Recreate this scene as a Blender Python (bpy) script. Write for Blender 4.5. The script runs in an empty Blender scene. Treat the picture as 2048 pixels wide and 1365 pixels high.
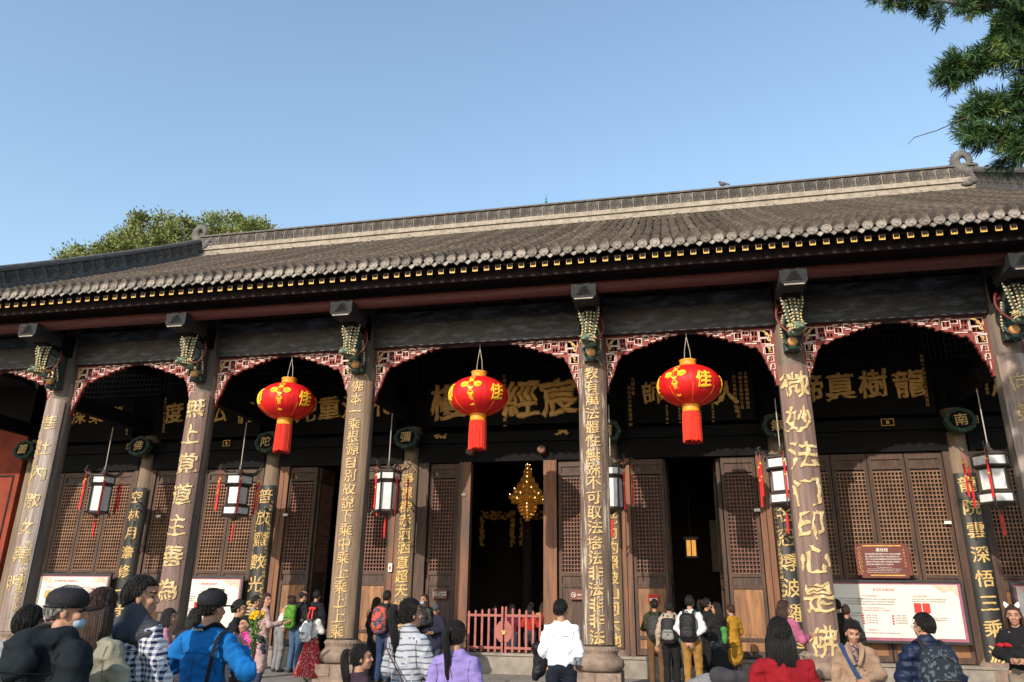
import bpy, bmesh, math, random
import numpy as np
from mathutils import Vector, Matrix, Euler
random.seed(7); RNG = np.random.RandomState(11)
C = bpy.context.scene
R = math.radians
# ---------------------------------------------------------------- camera, sky, sun, exposure
cam = bpy.data.cameras.new('camera'); cam_o = bpy.data.objects.new('camera', cam); C.collection.objects.link(cam_o)
_p, _y, _r = .3316, .2167, .0142
_f = Vector((-math.sin(_y)*math.cos(_p), math.cos(_y)*math.cos(_p), math.sin(_p)))
_rt = Vector((math.cos(_y), math.sin(_y), 0)); _u = _rt.cross(_f)
_r2 = _rt*math.cos(_r) + _u*math.sin(_r); _u2 = -_rt*math.sin(_r) + _u*math.cos(_r)
cam_o.matrix_world = Matrix(((_r2.x, _u2.x, -_f.x, 4.26), (_r2.y, _u2.y, -_f.y, -15.57), (_r2.z, _u2.z, -_f.z, 1.6), (0, 0, 0, 1)))
cam.sensor_width = 36; cam.lens = 1514.8/2048*36; cam.clip_end = 3000; cam.clip_start = .05
C.camera = cam_o
SUN_DIR = Vector((1.13, 3.45, -1.78)).normalized()       # the way the light travels
w = bpy.data.worlds.new('World'); C.world = w; w.use_nodes = True
nt = w.node_tree; bg = nt.nodes['Background']
sky = nt.nodes.new('ShaderNodeTexSky'); sky.sky_type = 'NISHITA'; sky.sun_disc = False
sky.sun_elevation = math.asin(-SUN_DIR.z); sky.sun_rotation = math.atan2(-SUN_DIR.x, -SUN_DIR.y)
sky.air_density = 1.5; sky.dust_density = 1.0; sky.ozone_density = 1.9; sky.altitude = 300
nt.links.new(sky.outputs[0], bg.inputs[0]); bg.inputs[1].default_value = .15
sl = bpy.data.lights.new('sun', 'SUN'); sl.energy = 3.15; sl.angle = R(.5); sl.color = (1, .88, .73)
so = bpy.data.objects.new('sun', sl); C.collection.objects.link(so); so.rotation_euler = SUN_DIR.to_track_quat('-Z', 'Y').to_euler()
C.view_settings.view_transform = 'Standard'; C.view_settings.look = 'None'; C.view_settings.gamma = 1
C.view_settings.use_curve_mapping = False; C.view_settings.exposure = .78
C.render.engine = 'CYCLES'; C.cycles.max_bounces = 6; C.cycles.diffuse_bounces = 3

# ---------------------------------------------------------------- materials
def mat(name, c, rough=.8, var=.25, scale=6., bump=.2, stretch=(1, 1, 1), c2=None, c3=None, metal=0., spec=.4, bscale=None, thr=(.35, .65), emit=None, detail=6, objrand=0., thr3=(.55, .62), s3=2.5, crease=0.):
    m = bpy.data.materials.new(name); m.use_nodes = True; n = m.node_tree.nodes; L = m.node_tree.links
    b = n['Principled BSDF']; b.inputs['Roughness'].default_value = rough; b.inputs['Metallic'].default_value = metal
    b.inputs['Specular IOR Level'].default_value = spec
    c = tuple(c)
    if c2 is None: c2 = tuple(x*(1-var) for x in c)
    tc = n.new('ShaderNodeTexCoord'); mp = n.new('ShaderNodeMapping'); mp.inputs['Scale'].default_value = stretch
    L.new(tc.outputs['Object'], mp.inputs[0])
    no = n.new('ShaderNodeTexNoise'); no.inputs['Scale'].default_value = scale; no.inputs['Detail'].default_value = detail; no.inputs['Roughness'].default_value = .62
    L.new(mp.outputs[0], no.inputs['Vector'])
    rp = n.new('ShaderNodeValToRGB'); rp.color_ramp.elements[0].position = thr[0]; rp.color_ramp.elements[1].position = thr[1]
    rp.color_ramp.elements[0].color = (*c2, 1); rp.color_ramp.elements[1].color = (*c, 1)
    L.new(no.outputs[0], rp.inputs[0]); col = rp.outputs[0]
    if c3 is not None:
        n3 = n.new('ShaderNodeTexNoise'); n3.inputs['Scale'].default_value = s3; n3.inputs['Detail'].default_value = 9; n3.inputs['Roughness'].default_value = .7
        L.new(mp.outputs[0], n3.inputs['Vector'])
        r3 = n.new('ShaderNodeValToRGB'); r3.color_ramp.elements[0].position = thr3[0]; r3.color_ramp.elements[1].position = thr3[1]
        L.new(n3.outputs[0], r3.inputs[0])
        mx = n.new('ShaderNodeMix'); mx.data_type = 'RGBA'; L.new(r3.outputs[0], mx.inputs[0]); L.new(col, mx.inputs[6]); mx.inputs[7].default_value = (*c3, 1); col = mx.outputs[2]
    if objrand:
        oi = n.new('ShaderNodeObjectInfo'); mr = n.new('ShaderNodeMapRange'); mr.inputs[3].default_value = 1-objrand; mr.inputs[4].default_value = 1+objrand
        L.new(oi.outputs['Random'], mr.inputs[0]); vm = n.new('ShaderNodeVectorMath'); vm.operation = 'SCALE'
        L.new(col, vm.inputs[0]); L.new(mr.outputs[0], vm.inputs['Scale']); col = vm.outputs[0]
    L.new(col, b.inputs['Base Color'])
    if bump:
        nb = n.new('ShaderNodeTexNoise'); nb.inputs['Scale'].default_value = bscale or scale*4; nb.inputs['Detail'].default_value = 6
        L.new(mp.outputs[0], nb.inputs['Vector'])
        bp = n.new('ShaderNodeBump'); bp.inputs['Strength'].default_value = bump; bp.inputs['Distance'].default_value = .02
        L.new(nb.outputs[0], bp.inputs['Height']); L.new(bp.outputs[0], b.inputs['Normal'])
        if crease:
            rn = n.new('ShaderNodeTexNoise'); rn.noise_type = 'RIDGED_MULTIFRACTAL'; rn.inputs['Scale'].default_value = 6.5; rn.inputs['Detail'].default_value = 2.5; rn.inputs['Distortion'].default_value = .8
            mq = n.new('ShaderNodeMapping'); mq.inputs['Scale'].default_value = (1, 1, 1.5); mq.inputs['Rotation'].default_value = (.3, .5, .2); L.new(tc.outputs['Object'], mq.inputs[0]); L.new(mq.outputs[0], rn.inputs['Vector'])
            bq = n.new('ShaderNodeBump'); bq.inputs['Strength'].default_value = crease; bq.inputs['Distance'].default_value = .022
            L.new(rn.outputs[0], bq.inputs['Height']); L.new(bq.outputs[0], bp.inputs['Normal'])
    if emit:
        b.inputs['Emission Color'].default_value = (*emit[0], 1); b.inputs['Emission Strength'].default_value = emit[1]
    return m

def pattern_mat(name, kind, ca, cb, f1, f2=None, rough=.9):
    """woven or printed cloth: gingham, stripes, patches, dip-dye"""
    m = bpy.data.materials.new(name); m.use_nodes = True; n = m.node_tree.nodes; L = m.node_tree.links
    b = n['Principled BSDF']; b.inputs['Roughness'].default_value = rough; b.inputs['Specular IOR Level'].default_value = .2
    tc = n.new('ShaderNodeTexCoord'); sp = n.new('ShaderNodeSeparateXYZ'); L.new(tc.outputs['Object'], sp.inputs[0])
    def math_(op, a, v):
        q = n.new('ShaderNodeMath'); q.operation = op; L.new(a, q.inputs[0])
        if hasattr(v, 'links') or not isinstance(v, (int, float)): L.new(v, q.inputs[1])
        else: q.inputs[1].default_value = v
        return q.outputs[0]
    nz = n.new('ShaderNodeTexNoise'); nz.inputs['Scale'].default_value = 4; L.new(tc.outputs['Object'], nz.inputs['Vector'])
    wob = math_('MULTIPLY', nz.outputs[0], .05)
    z = math_('ADD', sp.outputs[2], wob); x = math_('ADD', sp.outputs[0], wob)
    mx = n.new('ShaderNodeMix'); mx.data_type = 'RGBA'; mx.inputs[6].default_value = (*ca, 1); mx.inputs[7].default_value = (*cb, 1)
    if kind == 'gingham':
        a = math_('GREATER_THAN', math_('FRACT', math_('MULTIPLY', z, f1), 0), .5)
        c = math_('GREATER_THAN', math_('FRACT', math_('MULTIPLY', x, f1), 0), .5)
        L.new(math_('MULTIPLY', math_('ADD', a, c), .5), mx.inputs[0])
    elif kind == 'stripes':
        fr = math_('FRACT', math_('MULTIPLY', z, f1), 0)
        n2 = n.new('ShaderNodeTexNoise'); n2.inputs['Scale'].default_value = 14; L.new(tc.outputs['Object'], n2.inputs['Vector'])
        L.new(math_('MULTIPLY', math_('GREATER_THAN', fr, .72), math_('GREATER_THAN', n2.outputs[0], .4)), mx.inputs[0])
    elif kind == 'patches':
        vo = n.new('ShaderNodeTexVoronoi'); vo.inputs['Scale'].default_value = f1; L.new(tc.outputs['Object'], vo.inputs['Vector'])
        s2 = n.new('ShaderNodeSeparateColor'); L.new(vo.outputs['Color'], s2.inputs[0])
        L.new(math_('GREATER_THAN', s2.outputs[0], f2), mx.inputs[0])
    elif kind == 'dip':
        mr = n.new('ShaderNodeMapRange'); mr.inputs[1].default_value = f1; mr.inputs[2].default_value = f2; L.new(z, mr.inputs[0]); L.new(mr.outputs[0], mx.inputs[0])
    L.new(mx.outputs[2], b.inputs['Base Color'])
    rn = n.new('ShaderNodeTexNoise'); rn.noise_type = 'RIDGED_MULTIFRACTAL'; rn.inputs['Scale'].default_value = 6.5; rn.inputs['Detail'].default_value = 2.5; rn.inputs['Distortion'].default_value = .8
    L.new(tc.outputs['Object'], rn.inputs['Vector']); bq = n.new('ShaderNodeBump'); bq.inputs['Strength'].default_value = .45; bq.inputs['Distance'].default_value = .022; L.new(rn.outputs[0], bq.inputs['Height'])
    nb = n.new('ShaderNodeTexNoise'); nb.inputs['Scale'].default_value = 120; L.new(tc.outputs['Object'], nb.inputs['Vector'])
    bp = n.new('ShaderNodeBump'); bp.inputs['Strength'].default_value = .3; bp.inputs['Distance'].default_value = .01; L.new(bq.outputs[0], bp.inputs['Normal'])
    L.new(nb.outputs[0], bp.inputs['Height']); L.new(bp.outputs[0], b.inputs['Normal'])
    return m

VS = (9, 9, .55)      # vertical grain
HS = (.5, 9, 9)
M = dict(
 tile=mat('roof_tile_grey', (.105, .085, .068), .95, scale=5, c2=(.04, .034, .03), c3=(.19, .15, .105), thr3=(.56, .70), s3=3.5, bump=.9, bscale=22, objrand=.25, spec=.15),
 tile_end=mat('tile_end_grey', (.36, .32, .275), .9, scale=9, c2=(.17, .155, .14), c3=(.09, .08, .07), thr3=(.50, .64), s3=7, bump=.9, objrand=.38),
 pan=mat('pan_tile_dark', (.028, .025, .024), .95, bump=.3),
 ridge_dark=mat('ridge_carved', (.10, .088, .08), .92, scale=14, c2=(.04, .037, .037), c3=(.26, .215, .155), thr3=(.50, .62), s3=1.8, bump=1., bscale=26, objrand=.25),
 ridge_cream=mat('ridge_plaster', (.34, .30, .25), .9, scale=5, c2=(.22, .19, .155), c3=(.13, .11, .09), thr3=(.55, .68), s3=4, bump=.3),
 ridge_grey=mat('ridge_stone', (.14, .13, .125), .9, scale=6, c2=(.07, .067, .065), bump=.5),
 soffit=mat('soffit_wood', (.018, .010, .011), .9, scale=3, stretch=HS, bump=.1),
 purlin=mat('red_purlin', (.10, .022, .02), .7, scale=4, stretch=HS, c2=(.05, .012, .012), bump=.15),
 purlin_dark=mat('dark_red_board', (.05, .015, .018), .7, scale=4, stretch=HS, bump=.15),
 gold_end=mat('gilt_rafter_end', (.85, .56, .12), .5, scale=20, c2=(.6, .36, .06), bump=.1),
 gold=mat('gold_leaf', (.55, .37, .15), .5, scale=8, c2=(.36, .23, .08), thr=(.35, .6), c3=(.17, .12, .07), thr3=(.52, .60), s3=5, bump=.25, spec=.6),
 gold_bright=mat('gold_leaf_bright', (.62, .43, .16), .45, scale=8, c2=(.36, .22, .07), c3=(.2, .14, .07), thr3=(.6, .66), s3=6, bump=.2, spec=.6),
 gold_dull=mat('gold_leaf_dull', (.60, .35, .10), .55, scale=7, c2=(.40, .22, .06), bump=.15),
 gold_pale=mat('gold_leaf_pale', (.58, .44, .21), .5, scale=6, c2=(.34, .24, .11), c3=(.66, .57, .38), thr3=(.55, .62), bump=.3),
 beam=mat('worn_black_beam', (.10, .12, .155), .6, scale=3.2, stretch=(.8, 3, 2.6), c2=(.011, .011, .014), thr=(.44, .78), c3=(.025, .018, .018), thr3=(.5, .62), s3=1.3, bump=.3, spec=.5),
 black=mat('black_lacquer', (.0065, .0065, .008), .75, scale=3, stretch=HS, c2=(.004, .004, .0045), c3=(.022, .021, .02), thr3=(.62, .8), bump=.12, spec=.12),
 black_v=mat('black_board', (.016, .0155, .016), .5, scale=2, stretch=VS, c2=(.009, .009, .01), c3=(.07, .065, .06), thr3=(.66, .78), s3=.8, bump=.12, spec=.6),
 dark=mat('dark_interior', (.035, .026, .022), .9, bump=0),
 col=mat('column_paint', (.165, .13, .105), .75, scale=1.6, stretch=(6, 6, .5), c2=(.10, .08, .068), c3=(.055, .046, .042), thr3=(.58, .75), s3=1.2, bump=.3),
 icol=mat('inner_column_paint', (.21, .155, .105), .75, scale=1.6, stretch=(6, 6, .5), c2=(.12, .085, .06), c3=(.06, .045, .036), thr3=(.6, .75), s3=1.2, bump=.3),
 bd_plum=mat('board_worn_plum', (.20, .13, .108), .7, scale=1.7, stretch=(8, 8, .45), c2=(.105, .062, .055), c3=(.31, .25, .20), thr3=(.6, .74), s3=.9, bump=.3),
 bd_pale=mat('board_bleached', (.255, .19, .16), .7, scale=1.7, stretch=(8, 8, .45), c2=(.14, .095, .085), c3=(.42, .39, .37), thr3=(.5, .68), s3=.5, bump=.3),
 bd_tan=mat('board_tan', (.25, .175, .115), .75, scale=1.7, stretch=(8, 8, .45), c2=(.13, .085, .058), c3=(.36, .29, .22), thr3=(.6, .72), s3=1, bump=.4),
 bd_flaked=mat('board_flaked', (.17, .12, .09), .8, scale=2, stretch=(7, 7, .6), c2=(.075, .05, .04), c3=(.40, .35, .29), thr3=(.54, .60), s3=1.6, bump=.6),
 door=mat('door_dark_wood', (.085, .045, .031), .65, scale=2, stretch=VS, c2=(.03, .018, .014), c3=(.20, .095, .042), thr3=(.6, .8), s3=.9, bump=.3),
 door_warm=mat('door_warm_wood', (.33, .155, .06), .6, scale=1.6, stretch=(5, 5, .6), c2=(.13, .06, .032), c3=(.05, .035, .03), thr3=(.56, .72), s3=1.2, bump=.3),
 post_warm=mat('door_post_wood', (.22, .085, .036), .65, scale=1.6, stretch=(7, 7, .5), c2=(.09, .05, .035), c3=(.045, .04, .04), thr3=(.5, .66), s3=.7, bump=.35),
 lattice=mat('lattice_wood', (.27, .145, .085), .7, scale=2.5, c2=(.13, .065, .042), bump=.2),
 lattice_red=mat('lattice_red_wood', (.20, .08, .055), .7, scale=5, c2=(.10, .05, .038), bump=.2),
 pane=mat('old_window_glass', (.018, .022, .018), .5, scale=3, c2=(.007, .009, .008), bump=.05, spec=.3),
 stone=mat('plinth_stone', (.27, .235, .20), .9, scale=4, c2=(.17, .15, .13), bump=.4),
 stone_warm=mat('base_stone', (.25, .18, .14), .85, scale=6, c2=(.14, .10, .08), c3=(.33, .27, .22), thr3=(.58, .7), bump=.5),
 pave=mat('paving_stone', (.23, .22, .205), .9, scale=5, c2=(.16, .15, .14), bump=.3, objrand=.15),
 ground=mat('courtyard_ground', (.17, .16, .15), .95, scale=2, bump=.2),
 redwall=mat('red_limewash', (.25, .045, .022), .9, scale=1.5, c2=(.16, .028, .016), bump=.2),
 fret_red=mat('fretwork_red', (.24, .045, .036), .7, scale=9, c2=(.15, .028, .024), bump=.2),
 cream=mat('cream_paint', (.70, .60, .56), .7, scale=12, c2=(.5, .4, .38), bump=.1),
 dgreen=mat('dragon_green', (.012, .036, .033), .5, scale=14, c2=(.012, .035, .035), bump=.4, spec=.6),
 dbead=mat('dragon_bead', (.72, .58, .34), .5, scale=20, c2=(.5, .36, .15), bump=0),
 dred=mat('dragon_red', (.13, .018, .016), .5, scale=10, bump=.1),
 dpale=mat('dragon_pale_green', (.16, .21, .15), .55, scale=18, c2=(.03, .075, .06), bump=.3),
 ball=mat('dragon_ball', (.72, .42, .14), .4, scale=16, c2=(.5, .2, .07), bump=.1),
 nose=mat('carved_beam_end', (.020, .022, .027), .8, scale=16, c2=(.008, .009, .011), bump=1., bscale=30),
 lred=mat('lantern_red_silk', (.66, .010, .009), .6, scale=5, c2=(.52, .006, .007), bump=.05, spec=.35),
 ltassel=mat('tassel_orange_red', (.72, .055, .022), .7, scale=60, stretch=(1, 1, .08), c2=(.62, .02, .012), bump=.4),
 lgold=mat('lantern_gold', (.85, .33, .02), .5, scale=30, c2=(.6, .18, .01), bump=.15),
 lyellow=mat('lantern_yellow', (.92, .55, .03), .5, scale=8, c2=(.85, .42, .02), bump=0),
 lantern_wood=mat('lantern_dark_wood', (.055, .045, .04), .5, scale=10, bump=.2),
 lantern_glass=mat('lantern_milk_glass', (.72, .72, .74), .35, scale=9, c2=(.5, .5, .52), c3=(.45, .16, .15), thr3=(.70, .73), s3=7, bump=0),
 tassel_red=mat('tassel_red', (.72, .02, .02), .6, scale=40, c2=(.5, .008, .01), bump=.2),
 wire=mat('steel_wire', (.45, .40, .34), .5, bump=0),
 plaque=mat('plaque_black', (.006, .0055, .0055), .75, scale=2, stretch=HS, c2=(.004, .004, .004), bump=.08, spec=.1),
 sign_green=mat('roundel_green', (.02, .075, .05), .6, scale=18, c2=(.015, .02, .02), c3=(.16, .03, .025), thr3=(.6, .66), s3=9, bump=.8, bscale=40),
 white=mat('printed_white', (.62, .59, .55), .6, scale=3, c2=(.56, .53, .49), bump=0),
 mauve=mat('printed_mauve', (.33, .105, .15), .6, bump=0),
 peach=mat('printed_peach', (.75, .45, .36), .6, bump=0),
 ink=mat('printed_ink', (.12, .11, .11), .7, bump=0),
 red_ink=mat('printed_red', (.62, .04, .03), .7, bump=0),
 frame=mat('poster_frame', (.03, .032, .04), .4, bump=.1),
 maroon=mat('sign_maroon', (.13, .028, .02), .5, scale=6, bump=.05),
 sign_white=mat('sign_white_letter', (.8, .78, .75), .6, bump=0),
 gate_red=mat('gate_pink_red', (.34, .105, .085), .6, scale=8, c2=(.25, .07, .058), bump=.1),
 brass=mat('brass', (.55, .42, .18), .35, metal=.8, bump=0),
 glowgold=mat('chandelier_gold', (.80, .45, .10), .3, metal=.6, scale=20, bump=0, emit=((1, .45, .08), .035)),
 bulb=mat('lit_bulb', (1, .7, .3), .5, bump=0, emit=((1, .62, .22), 10)),
 lamp=mat('lit_lantern_glass', (1, .6, .2), .5, scale=6, bump=0, emit=((1, .42, .07), .45)),
 bark=mat('bark', (.10, .075, .055), .9, scale=5, stretch=(3, 3, .6), c2=(.045, .035, .03), bump=.8),
 leaf=mat('tree_leaf', (.20, .24, .07), .6, scale=.7, c2=(.12, .155, .045), thr=(.4, .6), bump=0, detail=3),
 leaf2=mat('tree_leaf_pale', (.24, .26, .085), .6, scale=.9, c2=(.16, .17, .05), bump=0),
 needle=mat('podocarpus_leaf', (.045, .105, .03), .5, scale=2, c2=(.02, .055, .018), bump=0),
 needle2=mat('podocarpus_young_leaf', (.17, .21, .035), .45, scale=2, c2=(.09, .14, .03), bump=0),
 skin=mat('skin', (.38, .205, .135), .6, scale=9, c2=(.33, .165, .105), bump=.08),
 lip=mat('lips', (.36, .11, .09), .5, bump=0), eye=mat('eyes', (.02, .015, .012), .2, bump=0),
 hair=mat('black_hair', (.010, .008, .008), .5, scale=30, stretch=(3, 3, .12), c2=(.004, .004, .004), bump=1., bscale=55, spec=.28),
 hair_br=mat('brown_hair', (.05, .024, .016), .5, scale=30, stretch=(3, 3, .12), c2=(.022, .011, .008), bump=1., bscale=55, spec=.28),
 hair_gr=mat('grey_hair', (.22, .21, .2), .5, scale=30, stretch=(3, 3, .15), c2=(.10, .10, .10), bump=.5),
 shoe=mat('dark_shoe', (.03, .03, .035), .6, bump=.1), shoe_w=mat('white_shoe', (.6, .6, .6), .6, bump=.1),
)
_cl = {}
def cloth(c, rough=.85, bump=.25, sc=90):
    k = (tuple(c), rough)
    if k not in _cl: _cl[k] = mat('cloth_%02d' % len(_cl), tuple(x*.78 for x in c), rough, var=.25, scale=7, bump=bump, bscale=sc, spec=.2, crease=.55)
    return _cl[k]

# ---------------------------------------------------------------- mesh builder
class MB:
    def __init__(s): s.v = []; s.f = []; s.mi = []; s.n = 0; s.cur = 0
    def add(s, v, f):
        v = np.asarray(v, float).reshape(-1, 3); b = s.n; s.v.append(v); s.n += len(v)
        for q in f: s.f.append(tuple(int(i)+b for i in q)); s.mi.append(s.cur)
        return s
    def box(s, x0, x1, y0, y1, z0, z1, M4=None):
        v = np.array([(x, y, z) for z in (z0, z1) for y in (y0, y1) for x in (x0, x1)], float)
        if M4 is not None: v = xf(v, M4)
        return s.add(v, [(0, 2, 3, 1), (4, 5, 7, 6), (0, 1, 5, 4), (2, 6, 7, 3), (0, 4, 6, 2), (1, 3, 7, 5)])
    def tube(s, pts, r, n=8, sy=1., cap=True):
        pts = [Vector(p) for p in pts]; k = len(pts)
        if not hasattr(r, '__len__'): r = [r]*k
        V = []; up = None
        for i, p in enumerate(pts):
            d = (pts[min(i+1, k-1)]-pts[max(i-1, 0)]).normalized()
            if up is None: up = Vector((0, 1, 0)) if abs(d.y) < .9 else Vector((1, 0, 0))
            a = d.cross(up).normalized(); up = a.cross(d).normalized()
            for j in range(n):
                t = 2*math.pi*j/n; V.append(p + a*(r[i]*math.cos(t)) + up*(r[i]*sy*math.sin(t)))
        F = [(i*n+j, i*n+(j+1) % n, (i+1)*n+(j+1) % n, (i+1)*n+j) for i in range(k-1) for j in range(n)]
        if cap: F += [tuple(range(n))[::-1], tuple(range((k-1)*n, k*n))]
        return s.add([tuple(p) for p in V], F)
    def lathe(s, prof, n=16, c=(0, 0, 0), a0=0., a1=2*math.pi, sq=1.):
        full = abs(a1-a0-2*math.pi) < 1e-6; m = n if full else n+1; V = []
        for r, z in prof:
            for j in range(m):
                t = a0+(a1-a0)*j/n; V.append((c[0]+r*math.cos(t), c[1]+r*math.sin(t)*sq, c[2]+z))
        F = [(i*m+j, i*m+(j+1) % m, (i+1)*m+(j+1) % m, (i+1)*m+j) for i in range(len(prof)-1) for j in range(n if full else n)]
        if full:
            if prof[0][0] > 1e-4: F.append(tuple(range(m))[::-1])
            if prof[-1][0] > 1e-4: F.append(tuple(range((len(prof)-1)*m, len(prof)*m)))
        return s.add(V, F)
    def ell(s, c, r, n=12, m=8, M4=None):
        V = [];
        for i in range(m+1):
            ph = math.pi*i/m
            for j in range(n):
                t = 2*math.pi*j/n; V.append((r[0]*math.sin(ph)*math.cos(t), r[1]*math.sin(ph)*math.sin(t), -r[2]*math.cos(ph)))
        V = np.array(V)
        if M4 is not None: V = xf(V, M4)
        V = V+np.array(c)
        F = [(i*n+j, i*n+(j+1) % n, (i+1)*n+(j+1) % n, (i+1)*n+j) for i in range(m) for j in range(n)]
        return s.add(V, F)
    def prism(s, poly, y0, y1):            # polygon in x,z pulled along y
        k = len(poly); V = [(x, y0, z) for x, z in poly]+[(x, y1, z) for x, z in poly]
        F = [tuple(range(k)), tuple(range(k, 2*k))[::-1]]+[(i, k+i, k+(i+1) % k, (i+1) % k) for i in range(k)]
        return s.add(V, F)
    def mesh(s, name, m=None, smooth=False):
        me = bpy.data.meshes.new(name); V = np.concatenate(s.v) if s.v else np.zeros((0, 3))
        me.from_pydata(V.tolist(), [], s.f)
        ms = m if isinstance(m, (list, tuple)) else [m]
        for q in ms: me.materials.append(q)
        if len(ms) > 1: me.polygons.foreach_set('material_index', s.mi)
        if smooth: me.polygons.foreach_set('use_smooth', [True]*len(me.polygons))
        me.update(); return me
def xf(v, m):
    v = np.asarray(v, float); m = np.array(m); return v@m[:3, :3].T+m[:3, 3]
def T(x=0, y=0, z=0, rx=0, ry=0, rz=0, s=1): return Matrix.Translation((x, y, z))@Euler((rx, ry, rz)).to_matrix().to_4x4()@Matrix.Scale(s, 4)

def link(name, me, parent=None, loc=(0, 0, 0), rot=(0, 0, 0), scale=None):
    o = bpy.data.objects.new(name, me); C.collection.objects.link(o)
    o.location = loc; o.rotation_euler = rot
    if scale: o.scale = scale
    if parent: o.parent = parent
    return o
def part(name, mb, m, parent=None, loc=(0, 0, 0), rot=(0, 0, 0), smooth=False, stuff=False, label=None):
    o = link(name, mb if isinstance(mb, bpy.types.Mesh) else mb.mesh(name, m, smooth), parent, loc, rot)
    if stuff: o['kind'] = 'stuff'
    if label: o['label'] = label
    return o
def thing(name, label, cat, loc=(0, 0, 0), rz=0, group=None, scale=None):
    o = link(name, None, None, loc, (0, 0, rz), scale); o.empty_display_size = .2
    o['label'] = label; o['category'] = cat
    if group: o['group'] = group
    return o
def tag(o, label, cat, group=None):
    o['label'] = label; o['category'] = cat
    if group: o['group'] = group
    return o

# value noise in numpy
def vnoise(p, seed=0):
    p = np.asarray(p, float); i = np.floor(p).astype(np.int64); f = p-i; f = f*f*(3-2*f); out = 0
    def h(a):
        n = (a[:, 0]*374761393+a[:, 1]*668265263+a[:, 2]*2147483647+seed*974711) & 0xffffffff
        n = ((n ^ (n >> 13))*1274126177) & 0xffffffff
        return ((n ^ (n >> 16)) & 0xffff)/32767.5-1
    for dx in (0, 1):
        for dy in (0, 1):
            for dz in (0, 1):
                wgt = (f[:, 0] if dx else 1-f[:, 0])*(f[:, 1] if dy else 1-f[:, 1])*(f[:, 2] if dz else 1-f[:, 2])
                out = out+wgt*h(i+np.array([dx, dy, dz]))
    return out

# ---------------------------------------------------------------- characters
_g = {}
def glyph(ch, depth=.02, bold=.014, brush=.03, seed=0):
    """one written character as vertices and faces, centred, em = 1, facing -y"""
    k = (ch, depth, bold, brush, seed)
    if k in _g: return _g[k]
    cu = bpy.data.curves.new('character', 'FONT'); cu.body = ch; cu.size = 1; cu.extrude = depth; cu.resolution_u = 2 if bold else 1
    if bold: cu.bevel_depth = bold; cu.bevel_resolution = 0
    o = bpy.data.objects.new('character', cu); me = bpy.data.meshes.new_from_object(o)
    if brush:
        bm = bmesh.new(); bm.from_mesh(me); bmesh.ops.remove_doubles(bm, verts=bm.verts, dist=1e-5); bmesh.ops.triangulate(bm, faces=bm.faces)
        for _ in range(3):
            es = [e for e in bm.edges if e.calc_length() > .13]
            if es: bmesh.ops.subdivide_edges(bm, edges=es, cuts=1)
        bmesh.ops.triangulate(bm, faces=bm.faces); bm.to_mesh(me); bm.free()
    V = np.zeros(len(me.vertices)*3); me.vertices.foreach_get('co', V); V = V.reshape(-1, 3)
    F = [tuple(p.vertices) for p in me.polygons]
    if len(V):
        V -= (V.max(0)+V.min(0))/2
        if brush:
            a = V.copy(); a[:, 2] = 0
            V[:, 0] += brush*vnoise(a*2.3+seed*7.1, 1)+brush*.7*vnoise(a*8+seed, 2); V[:, 1] += brush*vnoise(a*2.3+50+seed*3.3, 3)+brush*.8*vnoise(a*8+9, 4)
            V[:, 1] += V[:, 0]*.06
        V = np.stack([V[:, 0], -V[:, 2], V[:, 1]], 1)
    bpy.data.objects.remove(o); bpy.data.curves.remove(cu); bpy.data.meshes.remove(me)
    _g[k] = (V, F); return _g[k]
def flat_char(ch, x, y, z, s, m, parent, name='character', **kw):
    V, F = glyph(ch, **kw); b = MB(); b.add(V*s, F); return part(name, b, m, parent, (x, y, z))
def text_block(rows, x, z, size, m, parent, y, name, lead=1.5, center=False):
    """rows of small flat print in one mesh"""
    b = MB()
    for i, t in enumerate(rows):
        V, F = glyph(t, depth=.0, bold=0, brush=0)
        if not len(V): continue
        dx = 0 if center else (V[:, 0].max()-V[:, 0].min())/2*size
        b.add(V*size+np.array([dx, 0, -i*size*lead]), F)
    return part(name, b, m, parent, (x, y, z))

# ================================================================ SETTING
g = MB(); g.add([(-300, -300, -.004), (300, -300, -.004), (300, 400, -.004), (-300, 400, -.004)], [(0, 1, 2, 3)])
ground = part('ground', g, M['ground']); ground['kind'] = 'structure'
slab = MB(); slab.box(-.49, .49, -.295, .295, 0, .012); slab_me = slab.mesh('paving_slab', M['pave'])
for j in range(9):
    for i in range(-11, 10):
        o = link('paving_slab', slab_me, ground, (i*1.0+.5*(j % 2)+RNG.uniform(-.004, .004), -2.1+j*.6, RNG.uniform(-.003, .003)))

CX = [-14.46, -10.6, -6.64, -2.62, 2.62, 6.64, 10.6, 14.46]
W = 3.54
EY, EZ = -2.0, 8.16          # eave line
RY, RZ = 9.83, 15.05         # foot of the ridge
hall = thing('temple_hall', 'long old timber temple hall with grey tiled roof and carved columns', 'temple', (0, 4, 0))
H0 = Vector((0, 4, 0))
def hp(name, b, m, smooth=False, loc=(0, 0, 0), stuff=False, rot=(0, 0, 0)):
    """a part of the hall, written in world coordinates"""
    return part(name, b, m, hall, Vector(loc)-H0, rot, smooth, stuff)
def rz_(y):
    t = (y-EY)/(RY-EY); return EZ+(RZ-EZ)*t-.13*4*t*(1-t)
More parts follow.
